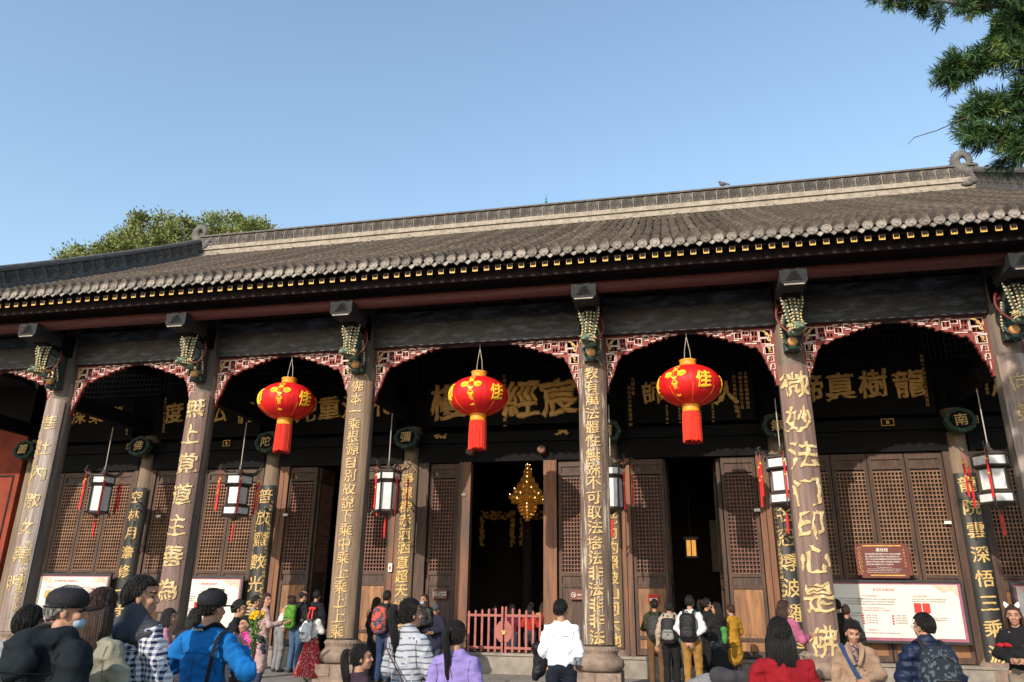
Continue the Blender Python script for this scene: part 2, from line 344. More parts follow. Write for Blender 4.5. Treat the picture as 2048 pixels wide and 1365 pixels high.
# ---- roof
def row_mesh(seed):
    rs = np.random.RandomState(seed); b = MB(); L_ = .215; ys = np.arange(EY+.12, RY, L_); n = 6
    for k, y in enumerate(ys):
        y1 = min(y+L_+.02, RY+.05); z0, z1 = rz_(y), rz_(y1); r0, r1 = .098+rs.uniform(-.004, .006), .086
        dx = rs.uniform(-.016, .016); dz = rs.uniform(-.006, .020)+(.03 if rs.rand() < .05 else 0)
        V = []
        for (yy, zz, r, up) in ((y, z0, r0, .022+dz), (y1, z1, r1, .0)):
            for j in range(n+1):
                t = math.pi*j/n; V.append((dx+r*math.cos(t), yy-4, zz+up+r*.95*math.sin(t)))
        V.append((dx, y-4, z0-.01)); F = [(j, j+1, n+2+j, n+1+j) for j in range(n)]+[tuple(range(n+1))[::-1]]
        b.add(V[:-1], F)
    return b.mesh('tile_row', M['tile'])
rows = [row_mesh(s) for s in range(7)]
PITCH = .24; NX = 62
disc = MB()                                             # eave end tile: pointed hood over a tilted round face
prof = []
for j in range(9):
    t = math.pi*j/8; x = .116*math.cos(t); z = .115*math.sin(t)+.075*max(0, math.sin(t))**5; prof.append((x, z))
V = []
for yy, sc, dz in ((-.20, 1., 0), (0, .98, .09), (.14, .9, .14)):
    V += [(x*sc, yy, z*sc+dz) for x, z in prof]
disc.add(V, [(i*9+j, i*9+j+1, (i+1)*9+j+1, (i+1)*9+j) for i in range(2) for j in range(8)]+[tuple(range(9))[::-1]])
disc_me = disc.mesh('eave_tile', M['tile'])
dface = MB(); dface.lathe([(.0, .03), (.035, .036), (.05, .02), (.078, .02), (.088, .034), (.108, .028), (.112, 0)], 18)
dface_me = dface.mesh('tile_face', M['tile_end'])
drip = MB()
dv = []
for j in range(9):
    t = -1+j/4.; x = .105*t; zt = .03*t*t; zb = -.115*(1-abs(t)**1.3)
    dv += [(x, 0, zt+.0), (x, -.025, zb+zt-.008)]
drip.add(dv+[(x, y+.022, z) for x, y, z in dv], [(2*j, 2*j+1, 2*j+3, 2*j+2) for j in range(8)]+[(18+2*j, 18+2*j+2, 18+2*j+3, 18+2*j+1) for j in range(8)]+[(2*j+1, 19+2*j, 21+2*j, 2*j+3) for j in range(8)])
drip_me = drip.mesh('drip_tile', M['tile_end'])
raft = MB(); zr0 = 7.95
raft.box(-.045, .045, 0, 4.2, .01, .12, Matrix.Rotation(math.atan(.46), 4, 'X')); raft_me = raft.mesh('rafter', M['soffit'])
ge = MB()                                               # gilt rafter end: a frame round a cross
for bx in ((-.062, .062, -.062, -.045), (-.062, .062, .045, .062), (-.062, -.045, -.045, .045), (.045, .062, -.045, .045), (-.011, .011, -.045, .045), (-.045, -.011, -.009, .009), (.011, .045, -.009, .009),
           (-.034, -.02, -.036, -.018), (.02, .034, -.036, -.018), (-.034, -.02, .018, .036), (.02, .034, .018, .036)):
    ge.box(bx[0], bx[1], -.014, 0, bx[2], bx[3])
ge_me = ge.mesh('rafter_end', M['gold_end'])
for i in range(-NX, NX+1):
    x = i*PITCH; j1, j2, j3 = RNG.uniform(-.008, .008, 3)
    link('tile_row', rows[(i*3) % 7], hall, (x, 0, 0))
    e = link('eave_tile', disc_me, hall, (x+j1, EY+.1-4, EZ+.03+j2), (j3*4, j1*8, 0))
    link('tile_face', dface_me, e, (j3*.8, -.190, -.008+j1*.8), (R(86)+j2*18, 0, j1*14), (.84+j3*4, .78+j1*4, 1))
    link('drip_tile', drip_me, hall, (x+PITCH/2+j3, EY-.07-4, EZ+.0+j1), (R(-14)+j2*9, 0, 0))
    rf = link('rafter', raft_me, hall, (x, EY+.03-4, zr0-.03))
    link('rafter_end', ge_me, rf, (0, -.008, .066), (R(4), j2*3, 0), (.84, 1, .84))
b = MB(); N = 24
for k in range(N):                                      # bed under the cover tiles
    y0 = EY-.02+(RY-EY)*k/N; y1 = EY-.02+(RY-EY)*(k+1)/N
    b.add([(-15, y0, rz_(y0)-.035), (15, y0, rz_(y0)-.035), (15, y1, rz_(y1)-.035), (-15, y1, rz_(y1)-.035)], [(0, 1, 2, 3)])
hp('roof_bed', b, M['pan'])
b = MB(); b.add([(-15, EY+.1, 8.10), (15, EY+.1, 8.10), (15, RY, rz_(RY)-.35), (-15, RY, rz_(RY)-.35)], [(0, 3, 2, 1)])
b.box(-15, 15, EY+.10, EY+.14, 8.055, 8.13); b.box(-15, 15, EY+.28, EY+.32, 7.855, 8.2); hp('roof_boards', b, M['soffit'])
b = MB(); b.add([(-15, RY, RZ), (15, RY, RZ), (15, 21.5, EZ), (-15, 21.5, EZ)], [(0, 1, 2, 3)]); hp('rear_roof', b, M['tile'])
# ---- ridges
panel = MB(); panel.box(-.205, .205, -.06, .06, 0, .43); panel.box(-.17, .17, -.075, -.06, .04, .39)
for k in range(9):
    a = RNG.uniform(-.14, .14); c_ = RNG.uniform(.08, .34); panel.ell((a, -.075, c_), (RNG.uniform(.02, .05), .02, RNG.uniform(.015, .05)), 6, 4)
panel_me = panel.mesh('ridge_panel', M['ridge_dark'])
b = MB(); b.box(-14.9, 14.9, RY-.14, RY+.14, 14.86, 15.0); b.box(-14.9, 14.9, RY-.22, RY+.22, 15.003, 15.05); hp('ridge_base', b, M['ridge_cream'])
b = MB(); b.box(-14.9, 14.9, RY-.09, RY+.09, 15.053, 15.30); b.box(-14.9, 14.9, RY-.15, RY+.15, 15.303, 15.36); b.box(-14.9, 14.9, RY-.11, RY+.11, 15.363, 15.50); hp('ridge_moulding', b, M['ridge_cream'])
b = MB(); b.box(-14.9, 14.9, RY-.055, RY+.055, 15.502, 15.935); hp('ridge_core', b, M['ridge_cream'])
for i in range(-34, 35): link('ridge_panel', panel_me, hall, (i*.43, RY-4, 15.503))
b = MB(); b.box(-14.9, 14.9, RY-.12, RY+.12, 15.936, 15.98); b.tube([(-14.9, RY, 15.99), (14.9, RY, 15.99)], .07, 8); hp('ridge_cap', b, M['ridge_grey'])
def dy_z(y):  # descending ridge height
    return rz_(y)
for s in (-1, 1):
    X = s*14.8; ys = np.linspace(EY+.1, RY-.1, 28)
    for nm, x0, z0, z1, mk in (('verge_base', .17, -.06, .16, 'ridge_grey'), ('verge_moulding', .1, .163, .26, 'ridge_grey'), ('verge_cap', .13, .70, .78, 'ridge_grey')):
        b = MB(); V = []
        for y in ys:
            z = dy_z(y); V += [(X-x0, y, z+z0), (X+x0, y, z+z0), (X+x0, y, z+z1), (X-x0, y, z+z1)]
        F = [(4*i+a, 4*i+(a+1) % 4, 4*i+4+(a+1) % 4, 4*i+4+a) for i in range(27) for a in range(4)]+[(3, 2, 1, 0), (108, 109, 110, 111)]
        b.add(V, F)
        if nm == 'verge_cap': b.tube([(X, y, dy_z(y)+.79) for y in ys], .08, 8)
        hp(nm, b, M[mk])
    b = MB(); V = []
    for y in ys:
        z = dy_z(y); V += [(X-.055, y, z+.255), (X+.055, y, z+.255), (X+.055, y, z+.70), (X-.055, y, z+.70)]
    b.add(V, [(4*i+a, 4*i+(a+1) % 4, 4*i+4+(a+1) % 4, 4*i+4+a) for i in range(27) for a in range(4)]+[(3, 2, 1, 0), (108, 109, 110, 111)]); hp('verge_core', b, M['ridge_grey'])
    pm = panel_me
    for k in range(25):
        y = EY+.35+k*.455; z = dy_z(y)+.262; sl_ = math.atan2(rz_(y+.2)-rz_(y-.2), .4)
        link('ridge_panel', pm, hall, (X, y-4, z), Euler((0, -sl_, -math.pi/2*(-s)), 'XYZ').to_quaternion().to_euler() if False else (Matrix.Rotation(sl_, 4, 'X')@Matrix.Rotation(s*-math.pi/2, 4, 'Z')).to_euler(), (1.06, 1, 1))
def finial(X, s, sc):
    """curled-tail dragon fish biting the ridge end"""
    t = hp('ridge_dragon', MB(), M['ridge_grey'], loc=(X, RY, 15.45))
    b = MB(); pts = []; rr = []
    for k in range(26):
        a = -1.5+k*.27; rad = .36-.007*k if k < 18 else .235-.02*(k-18)
        pts.append((s*(-.12-rad*math.cos(a)*.8), 0, .72+rad*math.sin(a))); rr.append(.195-.0052*k)
    pts = [(s*.28, 0, -.05), (s*.12, 0, .12), (s*-.02, 0, .27)]+pts; rr = [.2, .21, .19]+rr
    b.tube(pts, rr, 10, .8)
    for k in range(4, 24):                              # fins along the tail
        p = Vector(pts[k]); d = (p-Vector((s*-.12, 0, .72))).normalized(); q = p+d*(rr[k]*.9)
        b.tube([q, q+d*.07], [.035, .006], 5)
    t.data = b.mesh('ridge_dragon', M['ridge_grey'], True); t.scale = (sc, sc, sc)
    b = MB(); b.ell((s*.30, 0, .22), (.24, .17, .18), 12, 8); b.ell((s*.50, -.02, .10), (.16, .13, .10), 10, 6); b.ell((s*.46, -.02, -.08), (.17, .12, .07), 10, 6)
    for a, c_ in ((.34, .38), (.22, .42), (.12, .38)): b.tube([(s*a, -.05, c_-.05), (s*(a-.05), -.07, c_+.1)], [.04, .008], 6)
    b.ell((s*.42, -.15, .25), (.04, .03, .04), 8, 6); b.ell((s*.05, -.12, -.1), (.22, .1, .14), 10, 6); b.ell((s*-.18, -.12, -.22), (.2, .08, .09), 8, 6)
    part('dragon_head', b, M['ridge_grey'], t, smooth=True)
finial(-14.75, 1, 1.0); finial(14.62, 1, 1.0)
b = MB(); b.tube([(0, 0, 0), (0, 0, .42)], [.03, .008], 6); b.ell((0, 0, .1), (.06, .06, .05), 8, 5); b.ell((0, 0, .22), (.04, .04, .04), 8, 5)
o = part('ridge_spire', b, mat('verdigris', (.05, .25, .2), .6, bump=0), None, (-.07, RY, 16.03)); tag(o, 'tiny green metal spire standing on the roof ridge', 'spire')
b = MB(); b.ell((0, 0, .12), (.13, .07, .08), 10, 7); b.ell((-.10, 0, .21), (.05, .045, .05), 8, 6); b.tube([(-.14, 0, .21), (-.19, 0, .2)], [.015, .004], 5); b.tube([(.1, 0, .12), (.25, 0, .07)], [.05, .025], 6, .4); b.tube([(0, -.02, .06), (0, -.02, 0)], .008, 4); b.tube([(0, .02, .06), (0, .02, 0)], .008, 4)
o = part('pigeon', b, M['ridge_grey'], None, (6.49, RY, 16.05), smooth=True); tag(o, 'small grey bird perched on the roof ridge', 'bird')

# ---- eave timbers
b = MB(); b.tube([(-15, -1.2, 7.73), (15, -1.2, 7.73)], .125, 14); hp('purlin', b, M['purlin'], True)
b = MB(); b.box(-15, 15, -1.27, -1.13, 7.99, 8.13); hp('purlin_board', b, M['purlin_dark'])
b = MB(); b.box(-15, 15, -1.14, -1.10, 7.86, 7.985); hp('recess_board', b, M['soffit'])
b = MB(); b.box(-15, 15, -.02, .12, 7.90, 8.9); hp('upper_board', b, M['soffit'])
for x0, x1 in zip(CX[:-1], CX[1:]):
    b = MB(); b.prism([(0, 7.08), (.03, 7.05), (x1-x0-.53, 7.05), (x1-x0-.5, 7.08), (x1-x0-.5, 7.84), (x1-x0-.53, 7.87), (.03, 7.87), (0, 7.84)], -.19, .15)
    hp('front_beam', b, M['beam'], loc=(x0+.25, 0, 0))
    n = 4 if x1-x0 > 4.5 else 3
    for k in range(n):
        q = MB(); wd = (x1-x0-.8)/n; q.box(.06, wd-.06, -.055, -.024, 8.0, 8.24); hp('frieze_panel', q, M['door'], loc=(x0+.4+k*wd, 0, 0))
# ---- columns with stone bases
def column(X, Y, r0, r1, z0, z1, m, name='column'):
    b = MB(); b.lathe([(r0, z0), (r0*.99, z0+.6), ((r0+r1)/2, (z0+z1)/2), (r1, z1)], 28); return hp(name, b, m, True, (X, Y, 0))
base_me = {}
for X in CX:
    c_ = column(X, 0, .30, .255, .82, 8.3, M['col'])
    if 'f' not in base_me:
        b = MB(); b.box(-.47, .47, -.47, .47, 0, .12); b.box(-.43, .43, -.43, .43, .122, .38)
        for q in (-.2, .2): b.box(q-.15, q+.15, -.45, -.43, .16, .34)
        base_me['f'] = b.mesh('base_block', M['stone_warm'])
        b = MB(); b.lathe([(.36, .38), (.44, .42), (.475, .50), (.46, .58), (.39, .64), (.35, .66), (.35, .72), (.37, .74), (.37, .80), (.33, .83), (.2, .83)], 32); base_me['d'] = b.mesh('base_drum', M['stone_warm'], True)
        b = MB()
        for k in range(30):
            t = 2*math.pi*k/30; b.ell((.372*math.cos(t), .372*math.sin(t), .77), (.016, .016, .016), 6, 4)
        base_me['s'] = b.mesh('base_studs', M['stone'])
    for k, nm in (('f', 'base_block'), ('d', 'base_drum'), ('s', 'base_studs')):
        link(nm, base_me[k], c_)
    ic = column(X, W, .25, .225, .60, 6.0, M['icol'], 'inner_column')
    b = MB(); b.lathe([(.40, 0), (.40, .4), (.36, .44), (.34, .5), (.27, .6), (.2, .6)], 24); part('base_drum', b, M['stone_warm'], ic, smooth=True)
    # tie beam between the two rows and beam end behind the roundel
    b = MB(); b.box(-.1, .1, .2, 3.3, 6.05, 6.42); b.tube([(0, .2, 7.5), (0, 3.4, 7.9)], .15, 10); hp('porch_beam', b, M['black'], loc=(X, 0, 0))
    b = MB(); b.lathe([(.30, 0), (.30, .3)], 20); o = hp('capital', b, M['black'], False, (X, W-.02, 5.45)); o.rotation_euler = (0, 0, 0)
    b = MB(); b.box(-.17, .17, 3.12, W, 5.48, 5.78); hp('beam_end', b, M['black'], loc=(X, 0, 0))
# ---- carved noses and dragon brackets on the front columns
nose = MB(); nose.add([(x, y, z) for y in (-.42, .42) for (x, z) in ((-.25, .02), (-.25, .27), (.25, .27), (.25, .02), (.19, -.06), (-.19, -.06))],
 [(5, 4, 3, 2, 1, 0), (6, 7, 8, 9, 10, 11)]+[(i, (i+1) % 6, 6+(i+1) % 6, 6+i) for i in range(6)])
for k in range(7): nose.tube([(-.16+k*.02, -.425, .03+k*.03), (-.02, -.437, .05+.025*k), (.16-k*.015, -.425, .04+k*.03)], .008, 5)
nose_me = nose.mesh('beam_nose', M['nose'])
trim = MB(); trim.box(-.185, .185, -.43, -.415, -.062, -.035); trim_me = trim.mesh('nose_trim', M['ridge_cream'])
arm = MB(); arm.prism([(0, 0)], 0, 0) if False else None
arm.add([(x, y, z) for x in (-.17, .17) for (y, z) in ((-1.08, 7.35), (-1.08, 7.66), (0, 7.8), (0, 7.2), (-.6, 7.28))], [(0, 1, 2, 3, 4), (9, 8, 7, 6, 5)]+[(i, 5+i, 5+(i+1) % 5, (i+1) % 5) for i in range(5)])
arm_me = arm.mesh('beam_arm', M['black'])
def curve_pts(ctrl, n=22):
    P = [Vector(p) for p in ctrl]; P = [P[0]*2-P[1]]+P+[P[-1]*2-P[-2]]; out = []
    for i in range(1, len(P)-2):
        m = max(2, n//(len(P)-3))
        for k in range(m):
            t = k/m; out.append(.5*((2*P[i])+(P[i+1]-P[i-1])*t+(2*P[i-1]-5*P[i]+4*P[i+1]-P[i+2])*t*t+(3*P[i]-P[i-1]-3*P[i+1]+P[i+2])*t**3))
    out.append(P[-2]); return out
body = MB(); beads = MB(); head = MB(); hspk = MB(); rib = MB(); ballb = MB(); claw = MB()
strands = [[(-.15, -.78, 7.50), (-.16, -.86, 7.25), (-.10, -.84, 7.0), (-.12, -.80, 6.80)], [(.0, -.80, 7.52), (.0, -.90, 7.25), (-.02, -.90, 7.0), (-.05, -.84, 6.80)],
           [(.14, -.78, 7.50), (.15, -.86, 7.25), (.10, -.84, 7.0), (.04, -.80, 6.78)], [(.10, -.5, 7.1), (.16, -.55, 6.9), (.16, -.48, 6.7), (.12, -.42, 6.55)]]
for k, s_ in enumerate(strands):
    p = curve_pts(s_, 22); body.tube(p, [.056-.0006*i for i in range(len(p))], 8)
    for i in range(0, len(p), 2):
        for a in ((-.042, .042) if k < 3 else (.04,)):
            q = p[i]; beads.ell((q.x+a, q.y-.040, q.z), (.0215, .0215, .022), 8, 6)
body.tube([(0, -.9, 7.45), (0, -.3, 7.2), (0, -.3, 6.6)], [.16, .14, .12], 8)
head.ell((-.06, -.88, 6.74), (.13, .14, .10), 14, 9); head.ell((-.10, -1.0, 6.70), (.085, .09, .055), 10, 7); head.ell((-.0, -.75, 6.66), (.13, .1, .07), 10, 7)
for k in range(34):
    t = 2*math.pi*k/17; rr_ = .13 if k < 17 else .15; zz = 6.74 if k < 17 else 6.68
    hspk.ell((-.05+rr_*math.cos(t), -.86+rr_*math.sin(t), zz), (.02, .02, .02), 6, 4)
for k in range(12):
    t = -2.6+k*.42; hspk.tube([(-.05+.10*math.cos(t), -.84+.10*math.sin(t), 6.80), (-.05+.2*math.cos(t), -.84+.2*math.sin(t), 6.77+.05*math.sin(k*2.))], [.02, .004], 5)
rib.tube(curve_pts([(.10, -.5, 7.38), (.24, -.6, 7.25), (.27, -.62, 7.02), (.18, -.66, 6.82), (.03, -.7, 6.66)]), .032, 6, .5)
rib.tube(curve_pts([(.08, -.5, 7.42), (.15, -.52, 7.33), (.13, -.52, 7.22), (.24, -.55, 7.16)]), .03, 6, .5)
ballb.ell((0, -.50, 6.56), (.10, .10, .10), 16, 10)
claw.box(-.15, .15, -.45, -.27, 6.40, 6.66)
for a in (-1, 1):
    claw.tube(curve_pts([(a*.13, -.4, 6.7), (a*.17, -.52, 6.62), (a*.12, -.54, 6.5)]), .028, 6)
claw.tube([(-.05, -.5, 6.46), (0, -.44, 6.36), (.05, -.5, 6.46)], .03, 6); claw.ell((0, -.5, 6.42), (.11, .1, .05), 10, 6)
dm = dict(b=body.mesh('dragon_body', M['dgreen'], True), beads=beads.mesh('bead_strands', M['dbead']), h=head.mesh('dragon_head', M['dpale'], True), sp=hspk.mesh('head_spikes', M['dbead']),
          r=rib.mesh('ribbon', M['dred'], True), ball=ballb.mesh('gilt_ball', M['ball'], True), c=claw.mesh('claw_block', M['dgreen']))
for X in CX:
    s = 1 if X < 4 else -1
    link('beam_nose', nose_me, hall, (X, -1.08-4, 7.43)); o = link('beam_arm', arm_me, hall, (X, -4, 0))
    link('nose_trim', trim_me, hall, (X, -1.08-4, 7.43))
    dr = link('dragon_bracket', dm['b'], hall, (X, -4, 0), (0, 0, RNG.uniform(-.05, .05)), (s, 1, 1)); dr['label'] = 'green carved dragon bracket with rows of gilt beads'
    for nm, k in (('bead_strands', 'beads'), ('dragon_head', 'h'), ('head_spikes', 'sp'), ('ribbon', 'r'), ('gilt_ball', 'ball'), ('claw_block', 'c')): link(nm, dm[k], dr)
# ---- pierced red fretwork brackets under the front beam
PR = [(0, 1.24), (.05, 1.24), (.09, 1.05), (.14, .95), (.19, .80), (.24, .68), (.30, .52), (.37, .42), (.5, .40), (.62, .33), (.84, .25), (1.0, .20), (1.16, .13), (1.35, .09), (1.56, .04)]
def depth_at(u): return float(np.interp(u, [a for a, _ in PR], [b_ for _, b_ in PR]))
holes = [(.07, .28, .06, .20), (.10, .27, .24, .34), (.33, .44, .08, .16), (.36, .46, .20, .27), (.52, .62, .06, .13), (.66, .78, .10, .20), (.84, .93, .04, .09), (.88, 1.0, .12, .17), (1.06, 1.2, .04, .08),
         (.05, .20, .42, .56), (.06, .14, .62, .72), (.05, .10, .80, .88), (.30, .37, .30, .37), (1.28, 1.38, .03, .06), (.50, .60, .20, .28)]
fr = MB(); CE = .02
nu, nd = int(1.56/CE), int(1.24/CE)
for j in range(nd):
    run = None
    for i in range(nu+1):
        u = (i+.5)*CE; d = (j+.5)*CE; solid = False
        if i < nu:
            edge = depth_at(u)+.018*math.sin(u*44)+.012*math.sin(d*50+1); solid = d < edge
            if solid:
                for h in holes:
                    if h[0] < u < h[1] and h[2] < d < h[3] and not (abs(u-(h[0]+h[1])/2) < .012): solid = False; break
        if solid and run is None: run = i
        if not solid and run is not None: fr.box(run*CE, i*CE, -.04, .04, -(j+1)*CE, -j*CE); run = None
cr = MB()
def ring(u0, u1, d0, d1, gap=0, t=.014):
    for a in ((u0, u1, d0, d0+t), (u0, u1-gap, d1-t, d1), (u0, u0+t, d0+t, d1-t), (u1-t, u1, d0+t, d1-t-gap)):
        cr.box(a[0], a[1], -.052, -.041, -a[3], -a[2])
for q in ((.05, .30, .045, .22, 0), (.31, .47, .05, .30, .04), (.08, .30, .225, .36, .03), (.50, .66, .05, .15, .04), (.64, .80, .08, .22, 0), (.82, .96, .03, .11, .03), (1.04, 1.22, .03, .09, 0), (.04, .22, .40, .58, 0), (.05, .16, .61, .74, .04), (.04, .12, .78, .90, .02)): ring(*q)
for u, d, l in ((.47, .33, .12), (.36, .335, .1), (.70, .245, .12), (.86, .135, .1), (.98, .16, .1), (.62, .03, .1), (.80, .02, .12), (1.1, .115, .12), (1.24, .06, .12), (1.3, .02, .1), (1.42, .045, .1), (.02, .385, .08), (.10, .38, .1), (.24, .40, .012), (1.0, .02, .1)):
    cr.box(u, u+l, -.055, -.041, -d-.012, -d+.010)
for u, d, l in ((.235, .42, .16), (.17, .62, .12), (.13, .80, .12), (.06, .94, .16)): cr.box(u, u+.014, -.055, -.041, -d-l, -d)
gf = MB()
gf.tube(curve_pts([(.27, -.06, -.07), (.20, -.08, -.09), (.15, -.07, -.15), (.11, -.07, -.20), (.14, -.06, -.27), (.09, -.06, -.31)]), [.018]*21, 6)
for q in ((.22, .06), (.16, .11), (.10, .17), (.19, .14), (.12, .26)): gf.tube([(q[0], -.07, -q[1]), (q[0]-.04, -.07, -q[1]-.04), (q[0]-.03, -.06, -q[1]-.07)], [.014, .01, .004], 5)
gf.tube(curve_pts([(.16, -.06, -.44), (.10, -.08, -.47), (.14, -.07, -.51), (.08, -.06, -.54)]), .016, 6); gf.ell((.13, -.07, -.46), (.025, .02, .02), 6, 4); gf.ell((.21, -.08, -.09), (.03, .025, .025), 6, 4)
gf.tube([(.08, -.05, -.65), (.11, -.06, -.69), (.08, -.05, -.71)], .01, 5)
def three(a, b_, c_): return a.mesh('fretwork_bracket', M['fret_red']), b_.mesh('cream_outline', M['cream']), c_.mesh('gilt_figure', M['gold_bright'], True)
fm = three(fr, cr, gf)
for i, X in enumerate(CX):
    for s in (-1, 1):
        if (i == 0 and s < 0) or (i == len(CX)-1 and s > 0): continue
        o = link('fretwork_bracket', fm[0], hall, (X+s*.262, -.0-4, 7.047), (0, 0, 0), (s, 1, 1)); link('cream_outline', fm[1], o); link('gilt_figure', fm[2], o)

# ---- inner wall
wl = MB(); wl.box(-15.3, 15.3, W+.1, W+.2, 5.4, 10.3); hp('upper_wall', wl, M['black'])
for x0, x1 in zip(CX[:-1], CX[1:]):
    L_ = x1-x0
    b = MB(); b.box(.22, L_-.22, 3.38, 3.66, 5.02, 5.42); hp('lintel', b, M['black'], loc=(x0, 0, 0))
    b = MB(); b.box(.22, L_-.22, 3.34, 3.62, 5.52, 5.78); b.box(.22, L_-.22, 3.42, 3.6, 5.423, 5.517); hp('lintel_beam', b, M['black'], loc=(x0, 0, 0))
    b = MB()                                            # transom lattice in the dark above the plaques
    for k in range(int(L_/.12)): b.box(.15+k*.12, .165+k*.12, 3.58, 3.61, 7.3, 8.6)
    for k in range(9): b.box(.15, L_-.15, 3.575, 3.605, 7.3+k*.16, 7.315+k*.16)
    hp('transom_lattice', b, M['door'], loc=(x0, 0, 0))
# plinth under the wall, cut at the two side doors
for x0, x1 in ((-15.3, -5.25), (-3.85, 3.9), (5.3, 15.3)):
    b = MB(); b.box(x0, x1, 3.18, 3.9, 0, .40); b.box(x0, x1, 3.14, 3.9, .403, .46)
    hp('plinth', b, M['stone'])
for x0, x1 in ((-5.25, -3.85), (3.9, 5.3)):
    b = MB(); b.box(x0+.003, x1-.003, 3.3, 3.9, 0, .25); hp('door_step', b, M['stone'])

def lattice_mesh(wd, ht, nx, nz, t=.021):
    b = MB(); 
    for i in range(nx+1):
        x = wd*i/nx; b.box(x-t/2, x+t/2, 0, .045, 0, ht)
    for j in range(nz+1):
        z = ht*j/nz; b.box(0, wd, -.004, .030, z-t/2, z+t/2)
    return b
_leaf = {}
def leaf(x0, x1, z0=.48, full=False, red=False, warm=True, Y=3.47, rz=0.):
    """door or window leaf: frame, two small panels, lattice, and for doors the lower panels"""
    wd = x1-x0; f = .075; k = (round(wd, 2), full, red, warm)
    zt, z1, z2, z3, z4, zl = 5.0, 4.86, 4.80, 4.66, 4.58, 2.28
    if k not in _leaf:
        b = MB(); b.box(0, f, 0, .08, z0, zt); b.box(wd-f, wd, 0, .08, z0, zt)
        for a, c_ in ((z1, zt-.002), (z3-.03, z3+.04), (z4-.03, z4+.02), (zl-.07, zl), (1.95, 2.04)): b.box(f, wd-f, .002, .078, a, c_)
        if full: b.box(f, wd-f, .002, .078, .48, .62); b.box(f, wd-f, .002, .078, .82, .90)
        else: b.box(f, wd-f, .002, .078, .48, .60)
        m1 = b.mesh('leaf_frame', M['door'])
        lt = lattice_mesh(wd-2*f, z4-zl-.03, max(5, int(round((wd-2*f)/.078))), 25); m2 = lt.mesh('lattice', M['lattice_red'] if red else M['lattice'])
        b = MB(); b.box(f, wd-f, .070, .078, zl, z4); m3 = b.mesh('window_pane', M['pane'])
        m4 = (MB().box(f, wd-f, .04, .06, z3+.04, z1).mesh('small_panel', M['door']), MB().box(f, wd-f, .035, .055, zl-.24, zl-.07).mesh('small_panel', M['door']))
        b = MB()
        if full: b.box(f, wd-f, .03, .055, .90, 1.95); b.box(f, wd-f, .03, .055, .62, .82); b.box(f+.05, wd-f-.05, .018, .03, .97, 1.88)
        else: b.box(f, wd-f, .03, .055, .60, 1.95)
        m5 = b.mesh('lower_panel', M['door_warm'] if warm else M['door'])
        _leaf[k] = (m1, m2, m3, m4, m5)
    m1, m2, m3, m4, m5 = _leaf[k]
    o = link('door_leaf' if full else 'window_leaf', m1, hall, (x0, Y-4, 0), (0, 0, rz))
    link('lattice', m2, o, (.075, 0, 2.295)); link('window_pane', m3, o); link('small_panel', m4[0], o); link('small_panel', m4[1], o); link('lower_panel', m5, o)
    return o
# side bays of fixed lattice windows
for x0, x1 in ((CX[0], CX[1]), (CX[1], CX[2]), (CX[5], CX[6]), (CX[6], CX[7])):
    a, c_ = x0+.36, x1-.36; wd = (c_-a)/4
    for k in range(4): leaf(a+k*wd+.01, a+(k+1)*wd-.01)
    for q in (x0+.22, x1-.36):
        b = MB(); b.box(q, q+.14, 3.42, 3.6, .463, 5.018); hp('window_post', b, M['door'])
# door bays
for cx, in ((-4.6,), (4.6,)):
    for a, c_ in ((cx-1.48, cx-.68), (cx+.70, cx+1.50)): leaf(a, c_, full=True, red=True)
    for q in (cx-1.76, cx-1.62, cx+1.52, cx+1.66):
        b = MB(); b.box(q, q+.125, 3.40, 3.62, .463, 5.018); hp('door_post', b, M['post_warm'])
    leaf(cx-.62, cx+.14, full=True, red=True, warm=False, Y=3.58, rz=R(86))      # folded back leaves seen on edge
    leaf(cx+.68, cx+1.44, full=True, red=True, warm=False, Y=3.62, rz=R(94))
for a, c_ in ((-2.06, -1.30), (1.32, 2.08)): leaf(a, c_, full=True, red=True, warm=False)
for a, c_ in ((-2.36, -2.09), (-1.27, -.95), (.95, 1.28), (2.11, 2.36)):
    b = MB(); b.box(a, c_, 3.38, 3.62, .463, 5.018); hp('door_post', b, M['post_warm'] if abs(a+c_) < 3 else M['door'])
b = MB(); b.box(-.95, .95, 3.36, 3.66, .463, .52); hp('threshold', b, M['door'])
for x in (-.95, .93):                                   # round door pins over the central door
    b = MB(); b.lathe([(.0, .0), (.085, 0), (.105, .02), (.105, .22)], 24); o = hp('door_pin', b, M['post_warm'], False, (x, 3.16, 5.27)); o.rotation_euler = (R(-90), 0, 0)
# interior
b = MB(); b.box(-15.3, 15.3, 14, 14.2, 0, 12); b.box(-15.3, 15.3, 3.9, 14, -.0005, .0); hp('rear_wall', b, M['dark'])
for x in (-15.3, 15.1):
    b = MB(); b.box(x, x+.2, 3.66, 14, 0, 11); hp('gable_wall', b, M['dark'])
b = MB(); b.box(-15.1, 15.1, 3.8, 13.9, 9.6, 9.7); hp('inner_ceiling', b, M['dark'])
for x0, x1, z0, z1 in ((-7.6, -6.4, 2.6, 5.2), (-6.2, -3.4, 2.6, 5.4), (5.2, 7.4, 2.6, 4.2)):
    b = MB(); b.box(x0, x1, 10.5, 10.6, z0, z1); hp('interior_panel', b, mat('interior_plaster', (.30, .26, .22), .9, bump=0))
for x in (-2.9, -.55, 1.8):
    b = MB(); b.tube([(x, 9, 0), (x, 9, 6)], .16, 12); hp('interior_column', b, M['dark'])
